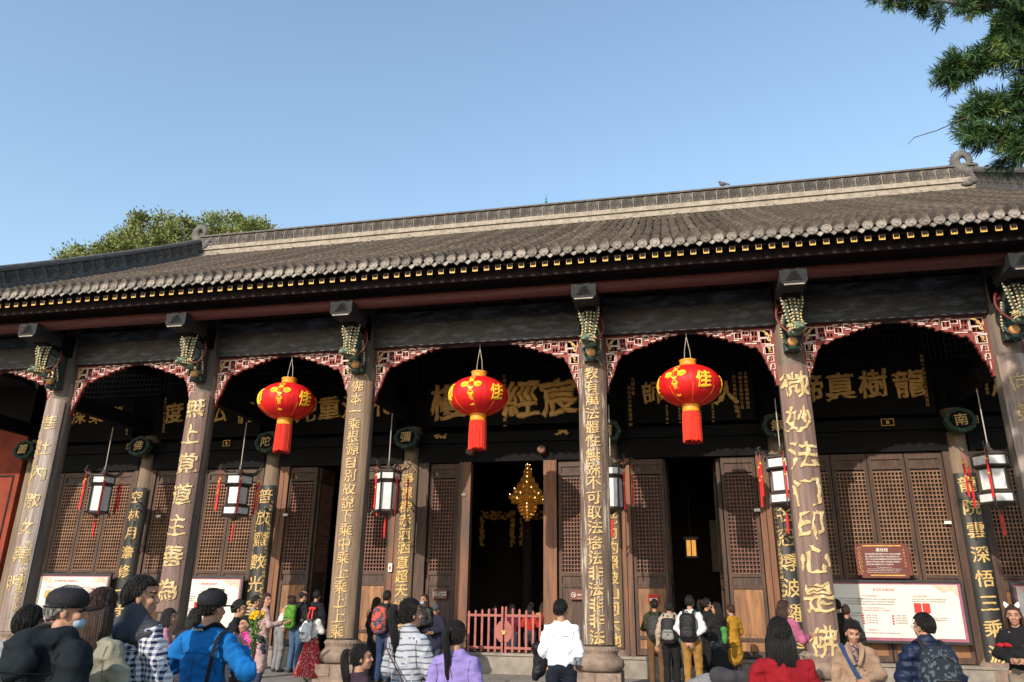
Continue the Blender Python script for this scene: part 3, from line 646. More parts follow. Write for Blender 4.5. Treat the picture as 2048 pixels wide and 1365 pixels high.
for x0, x1 in ((-2.2, -1.05), (-.85, 2.3)):              # carved gilt openwork round the shrine openings
    b = MB()
    for k in range(int((x1-x0)*60)):
        x = RNG.uniform(x0, x1); b.ell((x, 9.3, 4.30+RNG.uniform(-.14, .14)), (RNG.uniform(.03, .07), .03, RNG.uniform(.02, .045)), 6, 4)
    for xs in (x0+.06, x1-.06):
        for k in range(60): b.ell((xs+RNG.uniform(-.07, .07), 9.3, RNG.uniform(3.3, 4.2)), (.035, .03, .04), 6, 4)
    hp('gilt_canopy', b, M['gold_dull'], stuff=True)
b = MB(); b.ell((.9, 9.9, 2.6), (.55, .4, .75), 20, 12); b.ell((.9, 9.75, 3.45), (.24, .24, .30), 16, 10); b.box(-.2, 2.0, 9.4, 10.4, 0, 1.9)
hp('shrine_figure', b, M['door'], True)
# red wall beyond the last column
b = MB(); b.box(-21, -14.78, 3.35, 3.6, .3, 6.35)
o = part('side_wall', b, M['redwall'], None); tag(o, 'red limewashed wall at the far left end of the porch', 'wall')
for a in ((-21, -14.95, 4.9, 4.96), (-21, -14.95, 1.3, 1.36), (-15.0, -14.95, 1.36, 4.9)):
    b = MB(); b.box(a[0], a[1], 3.33, 3.348, a[2], a[3]); part('panel_frame', b, M['soffit'], o)
b = MB(); b.box(-21, -14.78, 3.28, 3.6, 0, .3); part('wall_base', b, M['stone'], o)
b = MB(); b.box(-21, -14.78, 3.3, 3.6, 6.353, 10); part('upper_board', b, M['black'], o)
b = MB(); b.box(-21, -15.0, -1.9, 3.29, 7.7, 7.9); part('side_eave', b, M['soffit'], o)

# ================================================================ HANGING BOARDS ON THE FRONT COLUMNS
def bend(V, R_):
    """bend a flat piece (x across, y depth, z up) round a column of radius R_"""
    V = np.array(V, float); t = V[:, 0]/R_; r = R_-V[:, 1]
    return np.stack([r*np.sin(t), -r*np.cos(t), V[:, 2]], 1)
def couplet(label, X, Y, R_, half, z0, z1, m, chars, cs, cm, zs=None, name='couplet_board', xoff=0., small=None, arch=False, deep=.012, bold=.014, brush=.03, rot=0.):
    t = thing(name, label, 'couplet board', (X, Y, z0), rot)
    b = MB(); n = 14; xs = np.linspace(-half, half, n+1); V = []; h = z1-z0
    nz = 16
    for yy in (-.018, .018):
        for k in range(nz+1):
            for x in xs: V.append((x, yy, h*k/nz))
    V = bend(V, R_); s = (n+1)*(nz+1)
    F = [(k*(n+1)+i, k*(n+1)+i+1, (k+1)*(n+1)+i+1, (k+1)*(n+1)+i) for k in range(nz) for i in range(n)]
    F += [tuple(s+q for q in f)[::-1] for f in F]
    for k in range(nz): a = k*(n+1); F += [(a, a+n+1, s+a+n+1, s+a), (a+n, s+a+n, s+a+2*n+1, a+2*n+1)]
    for i in range(n): F += [(i, s+i, s+i+1, i+1), (nz*(n+1)+i, nz*(n+1)+i+1, s+nz*(n+1)+i+1, s+nz*(n+1)+i)]
    b.add(V, F); part('board', b, m, t, smooth=False)
    if arch:
        b = MB(); P = []
        for k in range(21):
            a = math.pi*k/20; P.append((math.cos(a)*.19*(1+.12*math.cos(4*a)), -.03, h+.02+.20*math.sin(a)+(.07 if 8 < k < 12 else 0)))
        b.tube([tuple(q) for q in bend(P, R_-.02)], .011, 5); part('gilt_border', b, M['gold'], t)
        b = MB(); P2 = [(x*.9, .0, z) for x, _, z in P]; V = bend(P2+[(0, 0, h)], R_-.01); b.add(V, [(i, i+1, len(P2)) for i in range(len(P2)-1)]); part('arched_top', b, m, t)
    if zs is None: zs = [z1-z0-(k+.5)*(z1-z0)/len(chars) for k in range(len(chars))]
    for k, ch in enumerate(chars):
        V, F = glyph(ch, depth=deep, bold=bold, brush=brush, seed=k % 3); V = V*cs+np.array([xoff, -.026, 0])
        b = MB(); b.add(bend(V, R_), F); part('character', b, cm, t, (0, 0, zs[k]))
    if small:
        for (x, zt, ln, s_, txt) in small:
            b = MB()
            for k in range(ln):
                V, F = glyph(txt[k % len(txt)], depth=.006, bold=.01, brush=0); b.add(bend(V*s_+np.array([x, -.022, 0]), R_)+np.array([0, 0, zt-k*s_*1.18]), F)
            part('small_inscription', b, cm, t)
    return t
couplet('bleached board with thin pale grass-script characters, on the leftmost front column', CX[1], 0, .335, .30, .83, 6.15, M['bd_pale'], '進社內激女堯明', .40, M['gold_pale'],
        zs=[4.75-.62*k for k in range(7)], small=[(-.2, 4.7, 9, .2, '一山門清流去來心'), (.18, 1.9, 8, .17, '水月皆空觀自在')], bold=.004, deep=.01, brush=.08, xoff=.03)
couplet('plum board with broad pale gold characters beginning 無上, above the plaid-backed man', CX[2], 0, .335, .30, 1.30, 6.15, M['bd_plum'], '無上覚道主善為', .50, M['gold_pale'],
        zs=[4.48, 3.86, 3.18, 2.50, 1.82, 1.16, .46], bold=.012, deep=.012, brush=.075)
couplet('tan board carved with a long gold column of characters beginning 佛本一乘', CX[3], 0, .325, .33, .86, 6.25, M['bd_tan'], '佛本一乘根源自別故說下乘中乘上乘上上乘', .28, M['gold'], arch=True, bold=.012, deep=.03, brush=.06)
couplet('flaking grey-brown board with gold characters beginning 教有萬法, right of the gate', CX[4], 0, .325, .33, .86, 6.30, M['bd_flaked'], '教有萬法體性無殊不可取法捨法非法非非法', .285, M['gold'], arch=True, bold=.014, deep=.04, brush=.06)
couplet('plum board with very large gold brush characters ending 心是佛', CX[5], 0, .335, .31, .62, 6.15, M['bd_plum'], '微妙法门印心是佛', .56, M['gold_pale'],
        zs=[5.12, 4.42, 3.72, 3.02, 2.42, 1.80, 1.13, .40], bold=.014, deep=.014, brush=.085)
couplet('shaded board with slender pale characters beginning 向靈山, at the right edge', CX[6], 0, .335, .30, .83, 6.15, M['bd_pale'], '向靈山重照千江月印', .38, M['gold_pale'],
        zs=[4.78-.58*k for k in range(9)], bold=.004, deep=.01, brush=.08, small=[(.2, 4.9, 12, .2, '甲辰年春月立石刻')])
# inner columns
couplet('black board with gold characters beginning 空林月, on the inner column behind the leftmost lantern', CX[1], W, .295, .25, 1.0, 4.50, M['black_v'], '空林月澹修一音', .36, M['gold_bright'], bold=.012, brush=.04)
couplet('black board with gold seal-like characters and fine side inscriptions, left of the left doorway', CX[2], W, .295, .27, 1.1, 4.50, M['black_v'], '普放齋數光室', .42, M['gold_bright'], bold=.006, brush=.03, small=[(.19, 2.95, 26, .085, '大清同治年間住持僧建立石刻弟子敬書'), (-.2, 2.3, 12, .08, '成都府弟子沐手敬獻')])
couplet('brown column inscription in bright gold beginning 淨裸裸, left of the central door', CX[3], W, .285, .24, .62, 4.75, M['icol'], '淨裸裸赤洒洒直超天地古今', .33, M['gold_bright'], bold=.022, deep=.02, brush=.05, arch=True)
couplet('brown column inscription in gold half hidden behind the flaking front column', CX[4], W, .285, .24, .62, 4.75, M['icol'], '圓陀陀光灼灼照破山河大地', .33, M['gold_bright'], bold=.022, deep=.02, brush=.05, arch=True)
couplet('black board with curly gold characters and a fine side inscription, right of the right doorway', CX[5], W, .295, .27, .62, 4.45, M['black_v'], '妙名忍辱波羅圓', .42, M['gold_bright'], bold=.006, brush=.06, small=[(-.19, 3.6, 30, .085, '光緒二十年歲次甲午仲春月吉旦立弟子敬書')])
couplet('black board with gold characters beginning 龍院雲深, right of the large white poster', CX[6], W, .295, .26, .45, 4.48, M['black_v'], '龍院雲深悟三乘源', .37, M['gold_bright'], bold=.014, brush=.03)
# ---- roundels with one gold character each on the inner beam ends
def roundel(X, ch, label):
    t = thing('roundel', label, 'roundel', (X, 3.0, 5.63), 0, 'round character boards on the beam ends')
    t.rotation_euler = (R(-9), 0, 0)
    b = MB(); pr = []
    for k in range(32):
        a = 2*math.pi*k/32; rr_ = .335*(1+.03*math.cos(8*a)); pr.append((rr_*math.cos(a), rr_*.86*math.sin(a)))
    b.prism(pr, -.05, .12); part('rim', b, M['sign_green'], t)
    b = MB(); b.prism([(x*.72, z*.72) for x, z in pr], -.058, -.05); part('face', b, M['black'], t)
    b = MB()
    for k in range(24):
        a = 2*math.pi*(k+.5)/24; b.ell((.285*math.cos(a), -.055, .245*math.sin(a)), (.032, .018, .022), 6, 4)
    part('rim_carving', b, M['sign_green'], t)
    V, F = glyph(ch, depth=.008, bold=.012, brush=.01); b = MB(); b.add(V*.30, F); part('character', b, M['gold_bright'], t, (0, -.07, 0))
for X, ch, lb in zip(CX[:-1], '圖佛陀彌阿無南', ('dim round board with a square character beside the red wall', 'round board with gold character 佛 above a column', 'round board with gold character 陀 beside the left red lantern',
    'round board with gold character 彌 left of the middle red lantern', 'round green-rimmed board with 阿, half hidden by the front column', 'round green-rimmed board with 無, right of the right red lantern', 'round board with gold character 南, rightmost one')):
    roundel(X, ch, lb)
# ---- name plaques hanging over the doors and windows
def plaque(x0, x1, z0, z1, label, chars, size, cm, smalls=(), border=True, tilt=8):
    t = thing('name_plaque', label, 'plaque', ((x0+x1)/2, 3.18, z0)); t.rotation_euler = (R(tilt), 0, 0)
    wd = x1-x0; h = z1-z0
    b = MB(); b.box(-wd/2, wd/2, -.03, .03, 0, h); part('board', b, M['plaque'], t)
    for a in ((-wd/2-.03, wd/2+.03, h, h+.05), (-wd/2-.03, wd/2+.03, -.05, 0), (-wd/2-.03, -wd/2, 0, h), (wd/2, wd/2+.03, 0, h)):
        b = MB(); b.box(a[0], a[1], -.05, .03, a[2], a[3]); part('frame', b, M['black'], t)
    for k, (ch, x, z) in enumerate(chars):
        V, F = glyph(ch, depth=.01, bold=.03 if size > .8 else .022, brush=.05, seed=k % 3); b = MB(); b.add(V*size, F); part('character', b, cm, t, (x-(x0+x1)/2, -.045, z-z0))
    for (x, z, n, s_, txt) in smalls:
        b = MB()
        for k in range(n):
            V, F = glyph(txt[k % len(txt)], depth=.004, bold=.006, brush=0); b.add(V*s_+np.array([0, 0, -k*s_*1.15]), F)
        part('small_inscription', b, M['gold_dull'], t, (x-(x0+x1)/2, -.038, z-z0))
    return t
plaque(-2.15, 1.95, 5.98, 7.35, 'large black plaque over the central door reading 宸經樓 in broad gold', (('宸', 1.42, 6.60), ('經', .42, 6.60), ('樓', -1.55, 6.60)), 1.02, M['gold_dull'], [(-.02, 7.2, 11, .11, '大清康熙四十一年御書立'), (-.62, 6.9, 5, .1, '文殊院敬'), ])
plaque(3.1, 6.15, 5.90, 7.1, 'black plaque behind the right red lantern with gold characters and fine columns of text', (('師', 3.82, 6.62), ('人', 5.55, 6.52), ('天', 4.7, 6.6)), .62, M['gold_dull'],
       [(3.3, 6.95, 4, .1, '光緒年春'), (3.2, 6.75, 9, .1, '住山方丈率眾弟子敬立'), (5.75, 6.9, 9, .09, '四川省佛教協會祝賀'), (5.9, 6.98, 9, .09, '成都市文殊院方丈'), (6.03, 6.98, 9, .09, '宗教局文物局敬贈'), (4.1, 6.25, 6, .07, '信士弟子敬獻'), (4.4, 6.25, 6, .07, '甲申年吉日立'), (4.9, 6.25, 6, .07, '弟子合掌拜立'), (5.2, 6.25, 6, .07, '善男信女同獻'), (5.8, 6.15, 3, .09, '紀念')])
plaque(6.95, 10.15, 5.90, 7.28, 'black plaque reading 龍樹真諦 in rusty gold, right side', (('龍', 9.68, 6.58), ('樹', 8.90, 6.60), ('真', 8.15, 6.56), ('諦', 7.45, 6.56)), .70, M['gold_dull'], [(10.02, 7.2, 12, .09, '乾隆十年歲次乙丑孟夏吉旦')])
plaque(-6.2, -3.0, 5.90, 7.2, 'black plaque over the left doorway with gold characters 飛法重光', (('飛', -3.45, 6.58), ('法', -4.25, 6.56), ('重', -4.93, 6.56), ('光', -5.62, 6.50)), .66, M['gold_dull'])
plaque(-10.15, -7.0, 5.90, 7.15, 'black plaque with sparse gold characters between the two left columns', (('們', -7.45, 6.52), ('仏', -8.3, 6.56), ('廣', -9.0, 6.56), ('度', -9.68, 6.6)), .62, M['gold_dull'], [(-10.0, 7.0, 10, .09, '康熙三十年立石書')])
plaque(-13.9, -11.05, 5.90, 7.05, 'dim black plaque with gold characters at the far left', (('寫', -11.62, 6.62), ('樂', -12.25, 6.62), ('深', -12.86, 6.62)), .50, M['gold_dull'], [(-11.2, 6.6, 7, .08, '弟子沐手敬書立')])
plaque(11.1, 13.9, 5.90, 7.2, 'black plaque cut off by the right edge of the photo', (('月', 11.62, 6.5), ('明', 12.4, 6.5)), .66, M['gold_dull'], [(11.3, 7.1, 9, .09, '弟子敬書')])
# gilt blocks under the plaques
for k, (x, wd, carved) in enumerate(((-1.82, .42, 1), (1.46, .42, 1), (-8.05, .22, 0), (-4.35, .2, 0), (-2.95, .22, 0), (9.15, .28, 0), (10.95, .26, 0), (-11.15, .22, 0), (7.2, .2, 0))):
    b = MB(); b.box(x-wd/2, x+wd/2, 3.30, 3.335, 5.62, 5.78)
    o = part('plaque_rest', b, M['black'], hall, Vector((0, 0, 0))-H0)
    b = MB()
    if carved:
        for q in range(16): b.ell((x+RNG.uniform(-.18, .18), 3.29, 5.70+RNG.uniform(-.05, .05)), (.04, .015, .02), 6, 4)
    else:
        for a in ((x-wd/2, x+wd/2, 5.77, 5.785), (x-wd/2, x+wd/2, 5.615, 5.63), (x-wd/2, x-wd/2+.015, 5.63, 5.77), (x+wd/2-.015, x+wd/2, 5.63, 5.77), (x-.03, x+.03, 5.66, 5.74)): b.box(a[0], a[1], 3.285, 3.299, a[2], a[3])
    part('gilt_ornament', b, M['gold_dull'], o)

# ================================================================ RED SILK LANTERNS
def red_lantern(X, z, rz, label, cab):
    LR, LB = .645, .425
    t = thing('red_lantern', label, 'lantern', (X, 0, z-1.2), rz, 'round red silk lanterns under the front beam'); c = 1.2
    b = MB(); n = 128; V = []; rows_ = 25
    for i in range(rows_+1):
        ph = math.pi*(.09+.82*i/rows_); zz = -LB*math.cos(ph); r = LR*math.sin(ph)**.92
        for j in range(n):
            rb = 1-.009*abs(math.cos(16*math.pi*j/n*2))**6-.003*math.sin(31*zz+j*.4)+.004*math.sin(j*.9+zz*5)
            a = 2*math.pi*j/n; V.append((r*rb*math.cos(a), r*rb*math.sin(a), c+zz))
    b.add(V, [(i*n+j, i*n+(j+1) % n, (i+1)*n+(j+1) % n, (i+1)*n+j) for i in range(rows_) for j in range(n)]); part('silk_body', b, M['lred'], t, smooth=True)
    b = MB()
    for j in range(32):
        a = 2*math.pi*(j+.5)/32; P = [(LR*1.004*math.sin(math.pi*q)**.92*math.cos(a), LR*1.004*math.sin(math.pi*q)**.92*math.sin(a), c-LB*math.cos(math.pi*q)) for q in np.linspace(.10, .42, 8)]
        if j % 4 == 0: b.tube(P, .0025, 4)
    part('gilt_ribs', b, M['lyellow'], t, stuff=True)
    b = MB(); b.lathe([(.155, LB-.03), (.172, LB), (.168, LB+.05), (.165, LB+.10), (.18, LB+.125), (.165, LB+.125), (.15, LB)], 28, (0, 0, c)); part('top_collar', b, M['lgold'], t, smooth=True)
    b = MB(); b.lathe([(.175, -LB+.04), (.185, -LB), (.168, -LB-.03), (.175, -LB-.06), (.165, -LB-.13), (.185, -LB-.14)], 28, (0, 0, c)); part('bottom_collar', b, M['lgold'], t, smooth=True)
    b = MB()
    for k in range(90):
        a = 2*math.pi*k/90; r = .175+RNG.uniform(-.008, .008); L_ = .62+RNG.uniform(-.035, .02); q = RNG.uniform(-.01, .01)
        b.tube([(r*.97*math.cos(a), r*.97*math.sin(a), c-LB-.13), (r*1.02*math.cos(a+q), r*1.02*math.sin(a+q), c-LB-.4), (r*1.04*math.cos(a+q), r*1.04*math.sin(a+q), c-LB-.13-L_)], .0085, 4)
    part('tassel_fringe', b, M['ltassel'], t, stuff=True)
    b = MB(); b.lathe([(.165, c-LB-.13), (.165, c-LB-.66)], 24); part('fringe_lining', b, M['ltassel'], t)
    b = MB(); top = 7.05-(z-1.2)
    for s in (-.05, .05): b.tube([(s*1.4, 0, c+LB+.1), (s, .02, (top+c+LB)/2), (s*-.3, 0, top)], .007, 5)
    part('hanging_wire', b, M['wire'], t)
    def wrap(V, th0, off=.006):
        V = np.array(V); zz = np.clip(V[:, 2], -LB*.93, LB*.93); cs = np.sqrt(1-(zz/LB)**2)**.92
        a = th0+V[:, 0]/(LR*np.maximum(cs, .5)); r = LR*cs+off-V[:, 1]
        return np.stack([r*np.cos(a), r*np.sin(a), c+zz], 1)
    ce = -cab
    def deco(V, F, a, m, nm, off=.006, k=1.):
        b = MB(); b.add(wrap(np.array(V)*np.array([k, 1, k]), a, off), F); part(nm, b, m, t)
    # knot emblem
    b = MB()
    P = [(.085*math.cos(a)*(1+.18*math.cos(4*a)), 0, .09+.085*math.sin(a)*(1+.18*math.cos(4*a))) for a in np.linspace(0, 2*math.pi, 24, endpoint=False)]
    G_ = [(f*x, y, .09+f*(z-.09)) for f in (.02, .35, .7, 1.) for x, y, z in P]; b.add(G_, [(q*24+i, q*24+(i+1) % 24, q*24+24+(i+1) % 24, q*24+24+i) for q in range(3) for i in range(24)])
    for s in (-1, 1):
        for rr_ in (.06, .04, .02): b.tube([(s*(.115+rr_*math.cos(a)), 0, .09+rr_*.8*math.sin(a)) for a in np.linspace(0, 2*math.pi, 14)], .008, 4)
    for dz, rr_ in ((.215, .03), (-.055, .03), (-.09, .022)): b.tube([(rr_*1.3*math.cos(a), 0, dz+rr_*math.sin(a)) for a in np.linspace(0, 2*math.pi, 12)], .01, 4)
    b.box(-.03, .03, -.002, .002, -.24, -.12); b.box(-.055, .055, -.002, .002, -.075, -.06)
    deco(np.concatenate(b.v), b.f, ce-.28, M['lyellow'], 'knot_emblem', .010, 1.3)
    V, F = glyph('福', depth=.001, bold=.012, brush=0); deco(V*.11+np.array([0, 0, .09]), F, ce-.28, M['lred'], 'character', .022, 1.3)
    for a, ch in ((ce+.66, '佳'), (ce-1.28, '節'), (ce+1.8, '歡'), (ce+2.9, '樂')):
        V, F = glyph(ch, depth=.001, bold=.03, brush=.05); V = V*np.array([.34, .3, .38]); deco(V, F, a, M['lyellow'], 'character', .012)
    return t
red_lantern(-4.49, 5.92, 0, 'red lantern between the 佛本一乘 board and the board left of it, leftmost of three', math.atan2(15.57, 8.75))
red_lantern(.10, 5.85, 0, 'red lantern over the central doorway, middle one of three', math.atan2(15.57, 4.16))
red_lantern(4.61, 5.88, 0, 'red lantern right of the flaking column, highest of three', math.atan2(15.57, -.35)+.18)

# ================================================================ HEXAGONAL PALACE LANTERNS
def palace(X, z, rz, label, tiers, zc=5.9):
    t = thing('palace_lantern', label, 'lantern', (X, 1.8, z), rz, 'hexagonal glass lanterns hanging in the porch', (1.13,)*3)
    def hexr(r, k): a = math.pi/3*k; return (r*math.cos(a), r*math.sin(a))
    for nm, r, z0, z1 in tiers:
        b = MB()
        for k in range(6):
            p, q = hexr(r, k), hexr(r, k+1); b.tube([(p[0], p[1], z0), (p[0], p[1], z1)], .018, 4)
            for zz, rr_ in ((z0, .022), (z1, .022)): b.tube([(p[0], p[1], zz), (q[0], q[1], zz)], rr_, 4)
        part('frame', b, M['lantern_wood'], t)
        for k in range(6):
            p, q = hexr(r-.012, k), hexr(r-.012, k+1); b = MB()
            b.add([(p[0], p[1], z0), (q[0], q[1], z0), (q[0], q[1], z1), (p[0], p[1], z1), (p[0]*.97, p[1]*.97, z0), (q[0]*.97, q[1]*.97, z0), (q[0]*.97, q[1]*.97, z1), (p[0]*.97, p[1]*.97, z1)], [(0, 1, 2, 3), (7, 6, 5, 4), (0, 4, 5, 1), (2, 6, 7, 3)])
            part('glass_panel', b, M['lantern_glass'], t)
    zt = max(q[3] for q in tiers); zb = min(q[2] for q in tiers); rt = tiers[0][1]
    b = MB(); b.lathe([(rt+.03, zt), (rt+.03, zt+.03), (.1, zt+.08), (.04, zt+.16), (.03, zt+.24)], 6); part('roof', b, M['lantern_wood'], t)
    b = MB(); b.lathe([(.02, zb-.12), (.1, zb-.06), (rt-.02, zb-.02), (rt-.02, zb)], 6); part('base', b, M['lantern_wood'], t)
    for k in range(6):
        c_, s_ = math.cos(math.pi/3*k), math.sin(math.pi/3*k)
        b = MB(); b.tube(curve_pts([(c_*.1, s_*.1, zt+.08), (c_*(rt+.02), s_*(rt+.02), zt+.06), (c_*(rt+.15), s_*(rt+.15), zt+.10), (c_*(rt+.19), s_*(rt+.19), zt+.18), (c_*(rt+.13), s_*(rt+.13), zt+.20)]), .014, 5)
        b.tube([(c_*(rt+.02), s_*(rt+.02), zt+.03), (c_*(rt+.10), s_*(rt+.10), zt+.12)], .02, 5); part('bracket_arm', b, M['lantern_wood'], t); b = MB(); b.tube([(c_*rt, s_*rt, zb), (c_*(rt+.05), s_*(rt+.05), zb-.08)], .014, 5); part('base_hook', b, M['lantern_wood'], t)
        x, y = c_*(rt+.16), s_*(rt+.16); b = MB(); L_ = .82+.07*(k % 3); h0 = zt+.08
        b.tube([(x, y, h0), (x, y, h0-.2)], .005, 4); b.tube([(x, y, h0-.18), (x, y, h0-.22), (x+.005, y, h0-L_*.55), (x, y, h0-L_)], [.012, .022, .016, .022], 6)
        q = part('tassel', b, M['tassel_red'], t); b = MB(); b.ell((x, y, h0-.2), (.022, .022, .03), 8, 5); b.ell((x, y, h0-.45), (.02, .02, .02), 8, 5); part('tassel_bead', b, M['lyellow'], q)
    b = MB(); b.tube([(0, 0, zb-.1), (0, 0, zb-.22)], .006, 4); b.tube([(0, 0, zb-.2), (0, 0, zb-.24), (0, 0, zb-.55)], [.012, .025, .02], 6); part('tassel', b, M['tassel_red'], t)
    b = MB(); b.tube([(0, 0, zt+.2), (0, 0, (zc-z)/1.13)], .011, 6); part('hanging_rod', b, M['wire'], t)
A_ = (('t', .27, .80, .97), ('m', .235, .16, .76)); B_ = (('t', .31, .76, .96), ('m', .24, .32, .72), ('b', .31, .10, .28))
palace(-10.56, 3.48, .25, 'tall hexagonal glass lantern left of the 空林月 board, leftmost', A_)
palace(-6.58, 3.43, .1, 'three-tiered hexagonal lantern in front of lattice, left of the 普 board', B_)
palace(-2.59, 3.43, .3, 'slim hexagonal glass lantern just right of the long tan board', A_, 6.0)
palace(2.78, 3.43, .2, 'hexagonal lantern mostly hidden behind the flaking board, one red tassel out', A_, 6.0)
palace(6.50, 3.55, .5, 'three-tiered hexagonal lantern half hidden behind the 微妙 board', B_, 6.0)
palace(10.62, 3.51, .05, 'large three-tiered hexagonal lantern at the right edge', B_, 6.2)

# ================================================================ POSTERS AND SIGNS
def poster(x0, x1, z0, z1, label, title, tx, cols, Y=3.22, pics=()):
    t = thing('notice_board', label, 'notice board', (x0, Y, z0)); wd = x1-x0; h = z1-z0
    for a in ((0, wd, 0, .05), (0, wd, h-.05, h), (0, .05, .05, h-.05), (wd-.05, wd, .05, h-.05)):
        b = MB(); b.box(a[0], a[1], -.03, .04, a[2], a[3]); part('frame', b, M['frame'], t)
    b = MB(); b.box(.05, wd-.05, 0, .03, .05, h-.05); part('border', b, M['mauve'], t)
    b = MB(); b.box(.11, wd-.11, -.006, -.001, .11, h-.09); part('sheet', b, M['white'], t)
    for (px, pw) in ((wd-.62, .5), (.12, .35)):
        b = MB(); b.add([(px, -.009, h-.10), (px+pw, -.009, h-.10), (px+pw, -.009, h-.34), (px+pw*.7, -.009, h-.20), (px+pw*.45, -.009, h-.26)], [(0, 4, 3, 2, 1)]); part('peach_hill', b, M['peach'], t)
    text_block([title], tx, h-.20, .062, M['red_ink'], t, -.011, 'title', center=True)
    for (x, z, size, rows_, m) in cols: text_block(rows_, x, z, size, M[m], t, -.011, 'small_print')
    for (x, z, pw, ph, m) in pics:
        b = MB(); b.box(x, x+pw, -.013, -.008, z, z+ph); part('printed_picture', b, M[m], t)
    return t
L1 = ['全面贯彻党的宗教工作基本方针坚持我国宗教中国化', '积极引导宗教与社会主义社会相适应依法管理宗教', '维护宗教界合法权益促进宗教关系健康和谐发展']
poster(6.98, 10.13, .87, 2.16, 'large white notice board with mauve border under the maroon sign, right side', '宪法和法律法规', 1.55,
  [(1.05, .96, .036, ['一 中华人民共和国宪法'], 'red_ink'), (1.0, .89, .034, L1, 'ink'), (1.05, .71, .034, ['第三十六条公民有宗教信仰自由', '任何国家机关社会团体和个人不得强制'], 'red_ink'),
   (1.12, .56, .034, ['宪法第一条内容', '宪法第二条内容', '宪法第三条内容', '宪法第四条内容'], 'ink'), (1.72, .56, .034, ['条例第一章总则', '条例第二章团体', '条例第三章院校', '条例第四章场所'], 'ink'),
   (1.1, .26, .034, ['二 宗教事务条例'], 'red_ink'), (1.05, .20, .032, L1[:1], 'ink'), (2.1, .96, .034, ['三 相关法律法规规章'], 'red_ink'), (2.1, .90, .03, L1[:2], 'ink'), (2.1, .52, .03, L1[1:], 'ink'), (.3, .9, .036, L1, 'ink'), (.3, .6, .036, L1[:2], 'ink')],
  pics=[(2.12, .62, .15, .20, 'red_ink'), (2.29, .62, .15, .20, 'red_ink')]+[(1.05, .55-.053*k-.017, .04, .036, 'red_ink') for k in range(4)]+[(1.65, .55-.053*k-.017, .04, .036, 'red_ink') for k in range(4)])
poster(-13.3, -10.93, .87, 2.18, 'white notice board with peach corner above the black-capped man, far left', '学习贯彻宗教工作重要论述', .95,
  [(.2, .95, .04, ['二〇二一年全国会议'], 'red_ink'), (1.0, .95, .034, L1[:2]+L1[:2], 'ink'), (1.75, .9, .06, ['中国特色社', '会主义思想'], 'red_ink'), (.2, .45, .036, L1, 'ink'), (1.4, .5, .036, L1, 'ink'), (1.4, .3, .05, ['坚持中国化方向'], 'red_ink')],
  pics=[(.35, .66, .5, .2, 'gold_dull')])
poster(-9.3, -6.95, .72, 2.14, 'white notice board with mauve border just left of the 普 black board', '宗教政策法规宣传', 1.35,
  [(1.2, .95, .034, L1, 'ink'), (1.1, .48, .034, L1, 'ink'), (.2, .9, .036, L1, 'ink'), (.2, .6, .036, L1[:2], 'ink')], pics=[(1.55, .88, .28, .22, 'frame'), (1.0, .55, .2, .22, 'red_ink')])
poster(11.05, 13.6, .80, 2.14, 'white notice board cut by the right edge behind the woman with animal ears', '文殊院简介', 1.2, [(.3, .95, .04, L1, 'ink'), (.3, .6, .04, L1, 'ink')])
# maroon information sign
t = thing('information_sign', 'maroon information sign with white text fixed over the lattice above the large white notice board', 'sign', (8.6, 3.14, 2.20))
t.rotation_euler = (R(-3), 0, 0)
b = MB(); b.box(-.48, .48, -.02, .02, 0, .74); part('board', b, M['maroon'], t); b = MB(); b.box(-.56, .56, -.005, .03, .06, .68); part('side_board', b, M['maroon'], t)
part('gilt_line', MB().box(-.40, .40, -.027, -.021, .675, .70), M['gold_dull'], t); part('gilt_line', MB().box(-.30, .40, -.027, -.021, .045, .07), M['gold_dull'], t)
b = MB()
for k in range(6): b.tube([(-.47+.03*math.cos(a), -.024, .12+k*.1+.035*math.sin(a)) for a in np.linspace(0, 5.2, 9)], .008, 4)
part('cloud_scroll', b, M['gold_dull'], t)
text_block(['藏经楼'], .0, .60, .085, M['sign_white'], t, -.026, 'title', center=True)
text_block(['藏经楼始建于清代康熙年间为二层木结构建筑', '楼上收藏历代经书典籍与书画法器珍贵文物', '楼下为说法堂供奉诸佛菩萨是寺院的讲经场所', '屋面为小青瓦歇山式檐下有精美的木雕撑弓', '石柱对联与匾额均为历代名家所书'], -.36, .51, .037, M['sign_white'], t, -.026, 'small_print')
text_block(['The Sutra-keeping House'], .0, .225, .03, M['sign_white'], t, -.026, 'small_print', center=True)
text_block(['The house was built in the Qing Dynasty and keeps the sutras and', 'paintings of the temple. The hall on the ground floor is used for', 'lectures. Couplets are carved on the stone columns in front.'], -.36, .19, .026, M['sign_white'], t, -.026, 'small_print', lead=1.4)
for k in range(6): text_block(['成都市文物保护'[k]], .44, .60-k*.07, .045, M['gold_dull'], t, -.026, 'small_print', center=True)
def small_sign(x, z, label, rows_, wd=.38, h=.22, m='maroon', Y=3.40):
    t = thing('door_sign', label, 'sign', (x, Y, z)); b = MB(); b.box(-wd/2, wd/2, -.015, .015, -h/2, h/2); part('board', b, M[m], t)
    b = MB(); b.tube([(-wd*.28+.055*math.cos(a), -.02, .055*math.sin(a)) for a in np.linspace(0, 2*math.pi, 20)], .006, 4); b.tube([(-wd*.28-.038, -.02, .038), (-wd*.28+.038, -.02, -.038)], .006, 4)
    b.box(-wd*.28-.02, -wd*.28+.03, -.02, -.015, -.006, .006); part('no_smoking_symbol', b, M['sign_white'], t)
    text_block(rows_, -wd*.08, .035 if len(rows_) > 1 else 0, .052, M['sign_white'], t, -.018, 'lettering', lead=1.1)
    text_block(['No Smoking'], -wd*.08, -.075, .026, M['sign_white'], t, -.018, 'lettering')
